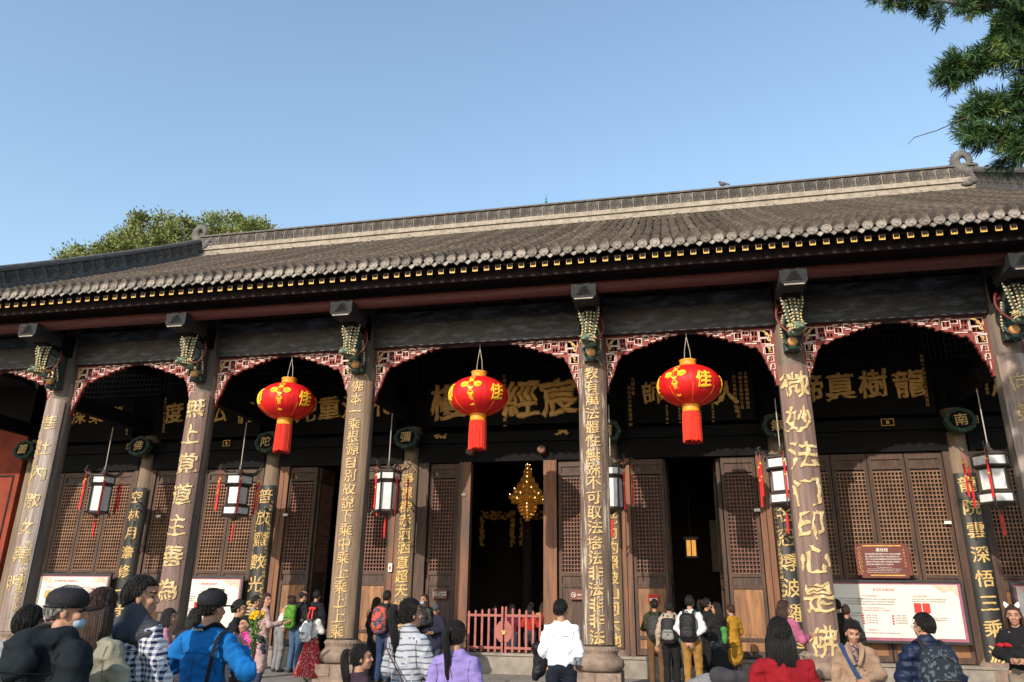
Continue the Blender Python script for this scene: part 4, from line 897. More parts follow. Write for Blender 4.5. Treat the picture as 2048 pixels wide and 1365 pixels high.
small_sign(-1.66, 1.76, 'small maroon no-smoking sign on the door leaf left of the gate', ['大殿内殿', '禁止吸烟'])
small_sign(1.80, 1.78, 'small maroon no-smoking sign on the door leaf right of the gate', ['请勿吸烟'], .42)
t = thing('fire_notice', 'small red and white notice on the door leaf behind the green-jacketed man', 'sign', (3.55, 3.42, 1.72)); b = MB(); b.box(-.12, .12, -.01, .01, -.09, .09); part('board', b, M['red_ink'], t); b = MB(); b.box(-.09, .09, -.014, -.011, -.05, .0); part('label_strip', b, M['sign_white'], t)
t = thing('call_point', 'small white and red alarm box on the post left of the 淨裸裸 column', 'alarm box', (-2.98, 3.36, 2.38)); b = MB(); b.box(-.05, .05, -.03, .03, -.1, .1); part('box', b, M['sign_white'], t); b = MB(); b.box(-.025, .025, -.04, -.03, -.05, .03); part('red_window', b, M['red_ink'], t)
for k, (x, z, lb) in enumerate(((-1.12, 4.18, 'small pale switch box on the post left of the central doorway'), (-9.9, 3.72, 'tiny white label on the post right of the leftmost inner column'), (-6.05, 3.72, 'tiny white label on the post beside the left doorway'), (6.05, 3.72, 'tiny white label on the post by the half hidden lantern'), (10.1, 3.4, 'tiny white label on the post left of the 龍院 board'))):
    b = MB(); b.box(-.06, .06, -.02, .02, -.025, .025); b.box(-.07, .07, .0, .02, -.035, .035); o = part('post_label', b, M['sign_white'] if k else M['stone'], None, (x, 3.365, z)); tag(o, lb, 'label')

# ================================================================ GATE
def gate_leaf(s, label):
    t = thing('picket_gate', label, 'gate', (.02, 3.26, .46), 0, 'picket gate leaves in the central doorway')
    for k in range(6):
        x = s*(.045+k*.165); h = 1.04-.018*k-(.02 if k else 0); b = MB(); b.prism([(x-.025, -.04 if k in (0, 5) else .02), (x+.025, -.04 if k in (0, 5) else .02), (x+.025, h-.03), (x, h), (x-.025, h-.03)], -.02, .02); part('picket', b, M['gate_red'], t)
    for z in (.08, .80):
        b = MB(); b.box(min(s*.02, s*.90), max(s*.02, s*.90), -.028, -.002, z, z+.055); part('rail', b, M['gate_red'], t)
    a = [(.0, .18), (0, .72), (.07, .72), (.20, .60), (.20, .34), (.07, .22)] if False else [(.018, .24), (.018, .70), (.10, .70), (.20, .58), (.20, .36), (.10, .24)]
    b = MB(); b.prism([(s*x, z) for x, z in (a if s < 0 else a)], -.036, -.029); part('octagon_panel', b, M['gate_red'], t)
    return t
gate_leaf(-1, 'left leaf of the pink-red picket gate closing the central doorway'); gate_leaf(1, 'right leaf of the pink-red picket gate closing the central doorway')
t = thing('padlock', 'small brass padlock and hasp joining the two picket gate leaves', 'padlock', (.03, 3.20, .92)); b = MB(); b.box(-.03, .03, -.012, .012, -.05, 0); part('lock_body', b, M['brass'], t)
b = MB(); b.tube([(.02*math.cos(a), 0, .025*math.sin(a)) for a in np.linspace(0, math.pi, 8)], .005, 5); b.box(-.07, .05, .0, .008, .01, .03); part('shackle', b, M['brass'], t)

# ================================================================ CHANDELIER AND INNER LANTERN
t = thing('chandelier', 'tiered gold crystal chandelier glowing inside the central doorway', 'chandelier', (-.36, 8, 4.0))
tiers = [(1.68, .07), (1.54, .13), (1.42, .13), (1.28, .22), (1.10, .33), (.92, .44), (.74, .58), (.60, .50), (.44, .30), (.34, .27), (.24, .21), (.14, .13), (.06, .06)]
for z, r in tiers:
    b = MB(); b.lathe([(r*.86, -.03), (r, -.045), (r*1.02, -.01), (r*.95, .03), (r*.8, .05)], 28, (0, 0, z))
    n = int(14+r*60)
    for k in range(n):
        a = 2*math.pi*k/n; b.ell((r*math.cos(a), r*math.sin(a), z-.06), (.013, .013, .032), 5, 3)
    q = part('crystal_tier', b, M['glowgold'], t)
    b = MB(); n = max(3, int(r*11))
    for k in range(n):
        a = 2*math.pi*(k+.3)/n; b.ell((r*.97*math.cos(a), r*.97*math.sin(a), z+.045), (.009, .009, .012), 6, 4)
    part('bulb', b, M['bulb'], q)
b = MB(); b.tube([(0, 0, .02), (0, 0, 5.4)], [.02, .02], 6); part('stem', b, M['glowgold'], t)
t = thing('hall_lantern', 'square yellow lantern glowing inside the right doorway', 'lantern', (4.53, 7, 2.85))
b = MB(); b.box(-.13, .13, -.13, .13, .03, .45); part('lit_glass', b, M['lamp'], t)
b = MB()
for x in (-.14, 0, .14):
    for y in (-.14, .14): b.box(x-.014, x+.014, y-.014, y+.014, 0, .5)
b.box(-.2, .2, -.2, .2, .48, .54); b.box(-.17, .17, -.17, .17, -.03, .02); b.tube([(0, 0, .54), (0, 0, 5)], .012, 5); part('frame', b, M['lantern_wood'], t)

# ================================================================ TREES
def leaf_cloud(P, D, size, m_list, parent, name, jit=.5, aspect=.45, pick=None, seed=1):
    """many small bent leaves as one mesh; P points, D growth directions"""
    rs = np.random.RandomState(seed); n = len(P)
    a = rs.normal(size=(n, 3)); D = D+jit*a; D /= np.linalg.norm(D, axis=1)[:, None]
    sd = np.cross(D, rs.normal(size=(n, 3))); sd /= np.linalg.norm(sd, axis=1)[:, None]
    L = (size*(.6+.8*rs.rand(n)))[:, None]; nrm = np.cross(D, sd)
    V = np.stack([P, P+D*L*.5+sd*L*aspect*.5, P+D*L+nrm*L*.12, P+D*L*.5-sd*L*aspect*.5], 1).reshape(-1, 3)
    me = bpy.data.meshes.new(name); me.vertices.add(4*n); me.vertices.foreach_set('co', V.ravel())
    me.loops.add(4*n); me.loops.foreach_set('vertex_index', np.arange(4*n)); me.polygons.add(n); me.polygons.foreach_set('loop_start', np.arange(n)*4)
    for m in m_list: me.materials.append(m)
    me.polygons.foreach_set('material_index', (rs.rand(n) < .35).astype(int) if pick is None else pick)
    me.update(); me.validate(); return part(name, me, None, parent)
def big_tree(label, x, y, h, blobs, group='trees behind the roof', nl=900, seed=3, leafsize=.19):
    rs = np.random.RandomState(seed); t = thing('broadleaf_tree', label, 'tree', (x, y, 0), 0, group)
    b = MB(); b.tube([(0, 0, 0), (.2, 0, h*.3), (0, 0, h*.6), (.1, 0, h*.75)], [.5, .42, .3, .15], 10); part('trunk', b, M['bark'], t)
    P = []; D = []
    for k, (bx, by, bz, br) in enumerate(blobs):
        b = MB(); q = Vector((bx, by, bz)); s = Vector((0, 0, h*.55)); b.tube([s, s.lerp(q, .5)+Vector((0, 0, -.4)), q], [.16, .09, .03], 6)
        for a in range(5): b.tube([s.lerp(q, .6), q+Vector(rs.normal(size=3))*br*.4], [.05, .012], 5)
        part('branch', b, M['bark'], t)
        nc = int(12*br*br)+8                                # sub clumps on the outside of each lobe
        for c_ in range(nc):
            d = rs.normal(size=3); d /= np.linalg.norm(d); d[2] = d[2]*.8+.15; c0 = np.array(q)+d*br*(.55+.5*rs.rand()); cr = .28+.30*rs.rand()
            k2 = nl; p = rs.normal(size=(k2, 3))*cr*np.array([.55, .55, .42]); P.append(c0+p); D.append(p*1.2+np.array([0, 0, .5])+d*.5)
    P = np.concatenate(P); D = np.concatenate(D); leaf_cloud(P, D/np.linalg.norm(D, axis=1)[:, None], leafsize, [M['leaf'], M['leaf2']], t, 'crown', seed=seed)
    return t
big_tree('broad green tree crown rising behind the left end of the ridge', -27, 22, 23,
    [(-.5, 0, 23.3, 1.7), (1.8, 0, 22.6, 1.5), (-2.2, 0, 22.0, 1.6), (-3.8, .5, 20.8, 1.5), (-.5, -.8, 21.4, 1.8), (1.5, -.5, 20.4, 1.8), (3.0, .5, 21.4, 1.3), (-5.2, 0, 19.4, 1.2), (-2.6, -1, 19.4, 1.7)], nl=150, seed=3)
big_tree('second green tree behind the ridge just right of the roof dragon', -21.5, 22, 22,
    [(-.8, 0, 22.6, 1.5), (1.0, 0, 22.2, 1.4), (-2.4, .5, 21.8, 1.2), (2.4, 0, 21.3, 1.1), (.2, -.5, 20.8, 1.6), (3.6, 0, 20.9, .7)], nl=150, seed=5)
big_tree('lower rounded tree at the left foot of the big crown', -32.2, 22, 21,
    [(.6, 0, 21.9, 1.2), (-.5, 0, 21.3, 1.2), (1.9, 0, 21.7, 1.2), (.3, -.5, 20.4, 1.5), (-1.4, 0, 20.8, .8), (2.4, 0, 20.6, 1.4)], nl=150, seed=8)
big_tree('tip of a far tree at the left edge of the roof', -38.5, 22, 20.5, [(0, 0, 20.9, .8), (-1, 0, 20.5, .8), (.9, 0, 20.3, .6)], nl=200, seed=9)

# podocarpus reaching in from the right, close to the camera
def podocarpus():
    rs = np.random.RandomState(21); t = thing('podocarpus_tree', 'dark needle-leaved branches hanging in from the top right corner', 'tree', (11.6, -7.6, 0))
    O_ = Vector((11.6, -7.6, 0)); b = MB(); b.tube([(0, 0, 0), (-.1, 0, 3), (.1, .1, 6), (0, 0, 9), (.1, 0, 12)], [.26, .22, .18, .14, .05], 12); part('trunk', b, M['bark'], t)
    PX = lambda px, py, Y: None
    tips = []
    def limb(ctrl, r, nsub, spread, dens=1.):
        pts = curve_pts(ctrl, 26); b = MB(); n = len(pts); b.tube([p-O_ for p in pts], [r*(1-.85*i/n) for i in range(n)], 7); part('branch', b, M['bark'], t)
        for k in range(nsub):
            f = rs.uniform(.22, 1.); p = pts[min(n-1, int(f*n))]; d = (pts[min(n-1, int(f*n)+1)]-pts[max(0, int(f*n)-2)]).normalized()
            q = p+d*rs.uniform(.05, .3)*spread+Vector((rs.normal()*.6, rs.normal()*.6, rs.normal()*.5-.12))*spread*.45
            bb = MB(); bb.tube([p-O_, p.lerp(q, .5)-O_+Vector((0, 0, .03)), q-O_], [.012, .008, .004], 4); twigs.append(bb)
            for s in range(int(4*dens)):
                g_ = p.lerp(q, .45+.55*s/max(1, int(4*dens)-1)); dd = (q-p).normalized()+Vector(rs.normal(size=3))*.45; tips.append((g_-O_, dd.normalized()))
    twigs = []
    limb([(11.6, -7.5, 8.0), (9.8, -7.2, 8.25), (8.5, -7.1, 8.52), (7.75, -7.05, 8.80), (7.25, -7.0, 8.98)], .045, 66, .34)
    limb([(11.6, -7.5, 8.8), (10.0, -7.2, 8.85), (8.9, -7.1, 8.9), (8.2, -7.0, 9.0)], .05, 105, .45)
    limb([(11.6, -7.6, 7.2), (10.0, -7.2, 7.7), (8.9, -7.1, 7.95), (8.2, -7.0, 7.90), (7.78, -7.0, 7.75)], .045, 108, .36)
    limb([(11.6, -7.6, 7.6), (10, -7.4, 8.1), (9.0, -7.2, 8.3), (8.35, -7.0, 8.25)], .04, 120, .42)
    limb([(11.6, -7.6, 6.6), (10.0, -7.2, 7.1), (8.9, -7.1, 7.35), (8.25, -7.0, 7.25), (8.0, -7.0, 7.22)], .045, 120, .36)
    limb([(11.6, -7.6, 6.0), (10.0, -7.2, 6.5), (8.9, -7.1, 6.85), (8.3, -7.0, 6.84), (7.9, -7.0, 6.88)], .04, 111, .30)
    limb([(11.6, -7.6, 6.0), (10.2, -7.3, 6.4), (9.2, -7.2, 6.65), (8.6, -7.0, 6.62), (8.3, -7.0, 6.62)], .035, 84, .28)
    limb([(11.6, -7.6, 8.6), (10.4, -7.2, 7.9), (9.4, -7.0, 7.5), (9.0, -7, 7.2)], .04, 180, .5)
    limb([(11.6, -7.6, 9.4), (10.4, -7.4, 9.4), (9.2, -7.1, 9.3), (8.6, -7, 9.2)], .04, 165, .5)
    limb([(11.6, -7.6, 8.2), (10.2, -7.2, 8.0), (9.3, -7.0, 7.75), (8.75, -7, 7.6)], .04, 180, .42)
    limb([(11.6, -7.6, 9.0), (10.4, -7.2, 8.7), (9.4, -7.0, 8.6), (8.7, -7, 8.45)], .04, 195, .5)
    limb([(11.6, -7.6, 7.0), (10.0, -7.2, 7.0), (9.2, -7.0, 7.0), (8.6, -7, 6.95)], .04, 165, .4)
    limb([(11.6, -7.6, 10.4), (10.9, -8.4, 10.2), (10.2, -9, 10)], .04, 90, .6); limb([(11.6, -7.6, 9), (12.6, -7, 9.6), (13.4, -6.5, 9.8)], .04, 90, .6); limb([(11.6, -7.6, 8), (12.8, -8, 8.2), (13.6, -8.5, 8.2)], .04, 90, .6)
    for k in range(26):
        z = 6.7+2.9*k/25+rs.uniform(-.1, .1); x1 = 8.25+rs.uniform(0, .5); limb([(11.6, -7.5, z-.6), (10.2, -7.2, z-.15), (9.4, -7.1+rs.uniform(-.4, .4), z), (x1, -7.0+rs.uniform(-.4, .4), z-.05)], .03, 40, .34)
    b = MB()
    for q in twigs: b.add(np.concatenate(q.v), q.f)
    part('twigs', b, M['bark'], t, stuff=True)
    b = MB(); b.tube([Vector(p)-O_ for p in ((8.1, -7.0, 7.27), (7.85, -7.0, 7.10), (7.5, -7, 6.96), (7.25, -7, 6.90), (7.17, -7, 6.82))], [.009, .008, .006, .005, .003], 5); part('bare_twig', b, M['bark'], t)
    P = []; D = []; pk = []
    for p, d in tips:
        k = 30; young = rs.rand() < .14; d = np.array(d); p = np.array(p)
        side = rs.normal(size=(k, 3)); side -= (side@d)[:, None]*d; side /= np.linalg.norm(side, axis=1)[:, None]
        f = rs.rand(k)[:, None]; P.append(p+d*(f-.6)*.14); D.append(d*(.45+.9*f)+side); pk += [1 if young else 0]*k
    P = np.concatenate(P); D = np.concatenate(D); D /= np.linalg.norm(D, axis=1)[:, None]
    leaf_cloud(P, D, .105, [M['needle'], M['needle2']], t, 'foliage', jit=.12, aspect=.095, pick=np.array(pk), seed=4)
podocarpus()

# ================================================================ PEOPLE
def surface(prims, h, k=.03, disp=None, post=None):
    """one continuous skin round tapered limbs and ellipsoids (smoothly joined), as vertices and quads"""
    lo = np.full(3, 1e9); hi = -lo
    for q in prims:
        if q[0] == 'c':
            a, b_, r0, r1 = np.array(q[1], float), np.array(q[2], float), q[3], q[4]; r = max(r0, r1); lo = np.minimum(lo, np.minimum(a, b_)-r); hi = np.maximum(hi, np.maximum(a, b_)+r)
        else: c_, r = np.array(q[1], float), np.array(q[2], float); lo = np.minimum(lo, c_-r.max()); hi = np.maximum(hi, c_+r.max())
    lo -= 2.5*h; hi += 2.5*h; n = np.ceil((hi-lo)/h).astype(int)+1
    G = np.stack(np.meshgrid(*[lo[i]+h*np.arange(n[i]) for i in range(3)], indexing='ij'), -1); D = np.full(tuple(n), 1e3)
    for q in prims:
        if q[0] == 'c':
            a, b_, r0, r1 = np.array(q[1], float), np.array(q[2], float), q[3], q[4]; sy = q[5] if len(q) > 5 else 1.
            R_ = max(r0, r1)+k+3*h; l = np.minimum(a, b_)-R_; u = np.maximum(a, b_)+R_
        else:
            c_, r = np.array(q[1], float), np.array(q[2], float); l = c_-r.max()-k-3*h; u = c_+r.max()+k+3*h
        i0 = np.clip(((l-lo)/h).astype(int), 0, n-1); i1 = np.clip(((u-lo)/h).astype(int)+1, 1, n)
        sl = tuple(slice(i0[i], i1[i]) for i in range(3)); P = G[sl]
        if q[0] == 'c':
            A_ = a.copy(); B_ = b_.copy(); PP = P
            if sy != 1.: PP = P.copy(); PP[..., 1] = (P[..., 1]-a[1])/sy+a[1]
            ba = B_-A_; t = np.clip(((PP-A_)@ba)/max(1e-9, ba@ba), 0, 1); d = np.linalg.norm(PP-A_-t[..., None]*ba, axis=-1)-(r0+(r1-r0)*t)
            if sy < 1.: d = d*(sy*.5+.5)
        else:
            e = (P-c_)/r; L_ = np.linalg.norm(e, axis=-1); L2 = np.linalg.norm(e/r, axis=-1); d = L_*(L_-1)/np.maximum(L2, 1e-9)
        D0 = D[sl]; m = np.clip(.5+.5*(D0-d)/k, 0, 1); D[sl] = D0*(1-m)+d*m-k*m*(1-m)
    S = D < 0; nx, ny, nz = D.shape
    cs = np.zeros((nx-1, ny-1, nz-1), int)
    for dx in (0, 1):
        for dy in (0, 1):
            for dz in (0, 1): cs += S[dx:nx-1+dx, dy:ny-1+dy, dz:nz-1+dz]
    act = (cs > 0) & (cs < 8); idx = -np.ones(act.shape, int); ai = np.argwhere(act); idx[act] = np.arange(len(ai))
    acc = np.zeros((len(ai), 3)); cnt = np.zeros(len(ai)); offs = [(0, 0, 0), (1, 0, 0), (0, 1, 0), (1, 1, 0), (0, 0, 1), (1, 0, 1), (0, 1, 1), (1, 1, 1)]
    for a in range(8):
        for b_ in range(a+1, 8):
            oa, ob = np.array(offs[a]), np.array(offs[b_])
            if np.abs(oa-ob).sum() != 1: continue
            va = D[tuple((ai+oa).T)]; vb = D[tuple((ai+ob).T)]; m = (va < 0) != (vb < 0); t = np.where(m, va/np.where(m, va-vb, 1), 0)
            acc += m[:, None]*(ai+oa+t[:, None]*(ob-oa)); cnt += m
    V = lo+h*acc/cnt[:, None]; F = []
    for ax in range(3):
        o = [0, 0, 0]; o[ax] = 1; sa = S[:nx-o[0], :ny-o[1], :nz-o[2]]; sb = S[o[0]:, o[1]:, o[2]:]; E_ = np.argwhere(sa != sb); u, v = [(1, 2), (2, 0), (0, 1)][ax]
        E_ = E_[(E_[:, u] > 0) & (E_[:, v] > 0)]
        du = np.zeros(3, int); du[u] = 1; dv = np.zeros(3, int); dv[v] = 1
        c0 = idx[tuple((E_-du-dv).T)]; c1 = idx[tuple((E_-dv).T)]; c2 = idx[tuple(E_.T)]; c3 = idx[tuple((E_-du).T)]
        q = np.stack([c0, c1, c2, c3], 1); fl = S[tuple(E_.T)]; q[~fl] = q[~fl][:, ::-1]; F.append(q)
    F = np.concatenate(F)
    # relax, then normals
    e = np.concatenate([F[:, [0, 1]], F[:, [1, 2]], F[:, [2, 3]], F[:, [3, 0]]])
    for _ in range(2):
        s_ = np.zeros_like(V); c_ = np.zeros(len(V)); np.add.at(s_, e[:, 0], V[e[:, 1]]); np.add.at(c_, e[:, 0], 1); np.add.at(s_, e[:, 1], V[e[:, 0]]); np.add.at(c_, e[:, 1], 1)
        V = V*.5+.5*s_/np.maximum(c_, 1)[:, None]
    if disp:
        N_ = np.cross(V[F[:, 2]]-V[F[:, 0]], V[F[:, 3]]-V[F[:, 1]]); vn = np.zeros_like(V)
        for i in range(4): np.add.at(vn, F[:, i], N_)
        vn /= np.maximum(np.linalg.norm(vn, axis=1), 1e-9)[:, None]; V = V+vn*disp(V)[:, None]
    if post: V = post(V)
    return V, F
def np_mesh(name, V, F, mats, mi=None):
    me = bpy.data.meshes.new(name); F = np.asarray(F); k = F.shape[1]
    me.vertices.add(len(V)); me.vertices.foreach_set('co', np.asarray(V, float).ravel()); me.loops.add(F.size); me.loops.foreach_set('vertex_index', F.ravel().astype(np.int32))
    me.polygons.add(len(F)); me.polygons.foreach_set('loop_start', np.arange(len(F))*k)
    for m in mats: me.materials.append(m)
    if mi is not None: me.polygons.foreach_set('material_index', mi)
    me.polygons.foreach_set('use_smooth', [True]*len(F)); me.update(calc_edges=True); return me
# head and hand, made once
def make_head(h):
    P = [('e', (0, -.012, .035), (.073, .092, .088)), ('e', (0, .02, -.035), (.056, .062, .075)), ('e', (0, .055, -.085), (.026, .022, .02)),
         ('c', (0, .083, .02), (0, .101, -.022), .008, .0125), ('e', (.016, .092, -.026), (.009, .009, .008)), ('e', (-.016, .092, -.026), (.009, .009, .008)),
         ('e', (.034, .062, -.02), (.026, .022, .022)), ('e', (-.034, .062, -.02), (.026, .022, .022)), ('e', (0, .076, .035), (.05, .016, .012)),
         ('e', (0, .080, -.052), (.022, .012, .006)), ('e', (0, .078, -.062), (.019, .012, .007)),
         ('e', (.076, -.005, -.005), (.009, .018, .03)), ('e', (-.076, -.005, -.005), (.009, .018, .03))]
    V, F = surface(P, h, .014); c_ = V[F].mean(1)
    mi = np.zeros(len(F), int); mi[(np.abs(c_[:, 0]) < .024) & (np.abs(c_[:, 2]+.057) < .009) & (c_[:, 1] > .076)] = 1
    for s in (-1, 1):
        mi[(np.abs(c_[:, 0]-s*.031) < .014) & (np.abs(c_[:, 2]-.006) < .0055) & (c_[:, 1] > .04)] = 2
        mi[(np.abs(c_[:, 0]-s*.033) < .020) & (np.abs(c_[:, 2]-.034+.15*abs(0)) < .0045) & (c_[:, 1] > .04)] = 3
    return V, F, mi
HEADS = {1: make_head(.0065), 0: make_head(.0095)}
def make_hand():
    P = [('c', (-.015, 0, -.02), (-.02, .004, -.085), .024, .026, .55), ('c', (.015, 0, -.02), (.02, .004, -.085), .022, .022, .55), ('c', (0, 0, .03), (0, 0, -.03), .024, .026, .8)]
    for x, L_, r in ((-.033, .066, .0085), (-.011, .078, .009), (.011, .073, .009), (.031, .056, .008)):
        a = np.array((x, .004, -.095)); b_ = a+np.array((x*.15, .010, -L_*.5)); c_ = b_+np.array((0, .026, -L_*.42)); P += [('c', a, b_, r*1.1, r), ('c', b_, c_, r, r*.8)]
    P += [('c', (-.03, .0, -.03), (-.052, .014, -.065), .013, .011), ('c', (-.052, .014, -.065), (-.05, .028, -.095), .011, .009)]
    return surface(P, .0062, .006)
HAND = make_hand()

POSE = {'down': ((.26, -.02, 1.13), (.275, .06, .88)), 'photo': ((.27, .17, 1.24), (.09, .30, 1.47)), 'hips': ((.42, -.08, 1.15), (.22, .05, 1.04)), 'front': ((.27, .03, 1.13), (.07, .23, 1.08)),
        'back': ((.27, -.10, 1.14), (.05, -.19, .97)), 'pocket': ((.30, -.07, 1.13), (.22, .09, .95)), 'hold': ((.26, .06, 1.13), (.20, .30, 1.17)), 'elbow_out': ((.38, .02, 1.18), (.12, .24, 1.30)), 'chest': ((.25, .06, 1.14), (.08, .22, 1.26))}
SKN = {'m': M['skin']}
def person(label, x, y, H=1.68, rz=0., top=(.1, .1, .12), hem=.86, bulk=.02, kind='plain', legs=(.05, .06, .09), skirt=None, shoes='shoe', hair='short', hm='hair', arms=('down', 'down'), lean=0., look=(0., 0.), fine=0,
           hat=None, glasses=False, mask=False, group=None, wide=1., stride=.0, topm=None, collar=None, extra=None, skirtm=None, coat_open=None, hood=False, hatc=(.02, .02, .025)):
    t = thing('person', label, 'person', (x, y, 0), rz, group, (H/1.72,)*3); seed = int(abs(x*131+y*977)) % 9973
    h = .0125 if fine else .021; bulk = bulk*.62
    def up(P):                                           # lean forward above the hips
        P = np.array(P, float).reshape(-1, 3); w_ = np.clip((P[:, 2]-.9)/.25, 0, 1); a = -lean*w_; c_, s_ = np.cos(a), np.sin(a); yy, zz = P[:, 1], P[:, 2]-.95
        return np.stack([P[:, 0], yy*c_-zz*s_, .95+yy*s_+zz*c_], 1)
    U = lambda p: tuple(up(p)[0])
    hd = Vector(U((0, .016, 1.578))); Rh = Euler((look[1], 0, look[0])).to_matrix()
    jt = []
    for s, a in ((-1, arms[0]), (1, arms[1])):
        e, w_ = POSE[a] if isinstance(a, str) else a; e = (e[0]*.9, e[1], e[2]); jt.append((U((s*.155*wide, -.005, 1.36)), U((s*e[0], e[1], e[2])), U((s*w_[0], w_[1], w_[2]))))
    fx = .1; kn = [((-fx, .02+stride*.5, .50), (-fx, stride-.02, .09)), ((fx, .02-stride*.3, .50), (fx, -stride-.02, .09))]
    # body: head, neck, trunk, limbs and hands in one mesh
    B = [('c', U((0, -.01, 1.36)), tuple(hd+Vector((0, -.02, -.06))), .056, .05), ('c', U((0, 0, .95)), U((0, 0, 1.3)), .13, .14, .62), ('c', U((-.12, 0, 1.36)), U((.12, 0, 1.36)), .055, .055)]
    for s_, e, w_ in jt: B += [('c', s_, e, .05, .038), ('c', e, w_, .038, .026)]
    for k_, a in kn: B += [('c', (k_[0], 0, .9), k_, .085, .055), ('c', k_, a, .05, .036)]
    V, F = surface(B, .021, .03); Vs = [V]; Fs = [F]; mi = [np.zeros(len(F), int)]; n = len(V)
    hv, hf, hm_ = HEADS[1 if fine else 0]; hv = hv@np.array(Rh).T+np.array(hd); Vs.append(hv); Fs.append(hf+n); mi.append(hm_); n += len(hv)
    for i, (s_, e, w_) in enumerate(jt):
        d = (Vector(w_)-Vector(e)).normalized(); q = Vector((0, 0, -1)).rotation_difference(d).to_matrix(); v, f = HAND; v = v.copy()*1.02
        if i == 1: v[:, 0] *= -1; f = f[:, ::-1]
        v = v@np.array(q).T+np.array(w_)+np.array(d)*.015; Vs.append(v); Fs.append(f+n); mi.append(np.zeros(len(f), int)); n += len(v)
    link('body', np_mesh('body', np.concatenate(Vs), np.concatenate(Fs), [M['skin'], M['lip'], M['eye'], M['hair']], np.concatenate(mi)), t)
    # top
    tk = bulk; P = [('c', U((0, 0, hem+.12)), U((0, .0, 1.18)), .143*wide+tk*.8, .138*wide+tk*.7, .70), ('c', U((0, -.005, 1.2)), U((0, -.005, 1.29)), .14*wide+tk*.7, .145*wide+tk*.6, .68),
         ('c', U((0, -.01, 1.395)), U((.135*wide, -.005, 1.355)), .055+tk*.6, .050+tk*.6), ('c', U((0, -.01, 1.395)), U((-.135*wide, -.005, 1.355)), .055+tk*.6, .050+tk*.6), ('c', U((-.06, -.012, 1.42)), U((.06, -.012, 1.42)), .045+tk*.5, .045+tk*.5)]
    if hem < .8: P.append(('c', (0, 0, hem+.02), (0, 0, 1.0), .185+tk, .155+tk, .72))
    for s_, e, w_ in jt:
        wr = Vector(e).lerp(Vector(w_), .93); P += [('c', s_, e, .052+tk, .044+tk), ('c', e, tuple(wr), .044+tk, .035+tk*.8)]
    if hood: P += [('c', U((-.10, -.03, 1.45)), U((0, -.16-tk*.6, 1.42)), .055, .075), ('c', U((.10, -.03, 1.45)), U((0, -.16-tk*.6, 1.42)), .055, .075), ('e', U((0, -.185-tk*.7, 1.34)), (.13, .07, .11))]
    if collar: P.append(('c', U((0, -.012, 1.43)), U((0, -.012, 1.43+collar)), .066, .068))
    def folds(V):
        d = .006*vnoise(V*np.array([5, 5, 11])+seed)+.007*vnoise(V*np.array([11, 11, 22])+seed*1.3)+.004*vnoise(V*np.array([26, 26, 40])+seed)
        q_ = V*np.array([7, 7, 10])+np.stack([vnoise(V*4+seed), vnoise(V*4+seed+9), vnoise(V*4+seed+5)], 1)*1.2; d += .016*(1-np.abs(vnoise(q_+seed*.3)))**5-.006
        d += .006*np.abs(vnoise(np.stack([V[:, 0]*9+V[:, 2]*7, V[:, 1]*9, V[:, 2]*14-V[:, 0]*9], 1)+seed*.7))
        if kind == 'puffer': d += .013*np.abs(np.sin(V[:, 2]*math.pi/.085))**.6
        return d-.004
    V, F = surface(P, h, .035, folds)
    tm = topm or cloth(top, .9 if kind != 'puffer' else .45)
    link('puffer_jacket' if kind == 'puffer' else 'coat' if hem < .8 else 'top', np_mesh('top', V, F, [tm]), t)
    if fine:
        def by(x_, z_):
            for w2 in (.016, .03, .05):
                m_ = (np.abs(V[:, 0]-x_) < w2) & (np.abs(V[:, 2]-z_) < w2)
                if m_.any(): return V[m_][:, 1].min()
            return None
        def seam(pts, nm, r_=.0024):
            P_ = [(x_, by(x_, z_), z_) for x_, z_ in pts]; P_ = [(a_, b_-.0005, c_) for a_, b_, c_ in P_ if b_ is not None]
            if len(P_) > 3:
                P_ = [P_[0]]+[tuple((np.array(P_[i-1])+2*np.array(P_[i])+np.array(P_[i+1]))/4) for i in range(1, len(P_)-1)]+[P_[-1]]
                b = MB(); b.tube(P_, r_, 5); part(nm, b, seam_m, t)
        seam_m = cloth(tuple(max(0, q*.68) for q in top), .8) if not topm else cloth((.05, .055, .08), .8)
        if kind != 'puffer' and hair not in ('ponytail', 'long', 'bob'):
            seam([(x_, 1.275+.02*math.cos(x_*9)) for x_ in np.linspace(-.15, .15, 16)], 'yoke_seam')
        for s in (-1, 1): seam([(s*(.165-.02*math.sin(f*3)), 1.385-.24*f) for f in np.linspace(0, 1, 10)], 'armhole_seam')
        seam([(0, z_) for z_ in np.linspace(hem+.06, 1.27, 16)], 'back_seam') if kind != 'puffer' and hem < .81 else None
        b = MB(); cc_ = Vector(U((0, -.012, 1.435+(collar or 0)))); b.tube([cc_+Vector((.064*math.cos(a), .066*math.sin(a), .012*math.sin(a))) for a in np.linspace(0, 2*math.pi, 24)], .011, 6); part('collar_band', b, tm, t, smooth=True)
    # legs
    if skirt:
        b = MB(); n_ = 96; rows_ = 14; VV = []
        for i in range(rows_+1):
            f = i/rows_; z = 1.0-f*(1.0-skirt[1]); r = .15+f*skirt[2]
            for j in range(n_):
                a = 2*math.pi*j/n_; rr_ = r*(1+.05*f*math.sin(a*22+3*math.sin(a*3))); VV.append((rr_*math.cos(a), rr_*.85*math.sin(a), z))
        b.add(VV, [(i*n_+j, i*n_+(j+1) % n_, (i+1)*n_+(j+1) % n_, (i+1)*n_+j) for i in range(rows_) for j in range(n_)]); part('skirt', b, skirtm or cloth(skirt[0]), t, smooth=True)
    else:
        P = [('e', (0, -.01, .93), (.165, .115, .12))]
        for k_, a in kn: P += [('c', (k_[0]*.95, -.005, .86), k_, .098, .070), ('c', k_, (a[0], a[1], .10), .070, .062)]
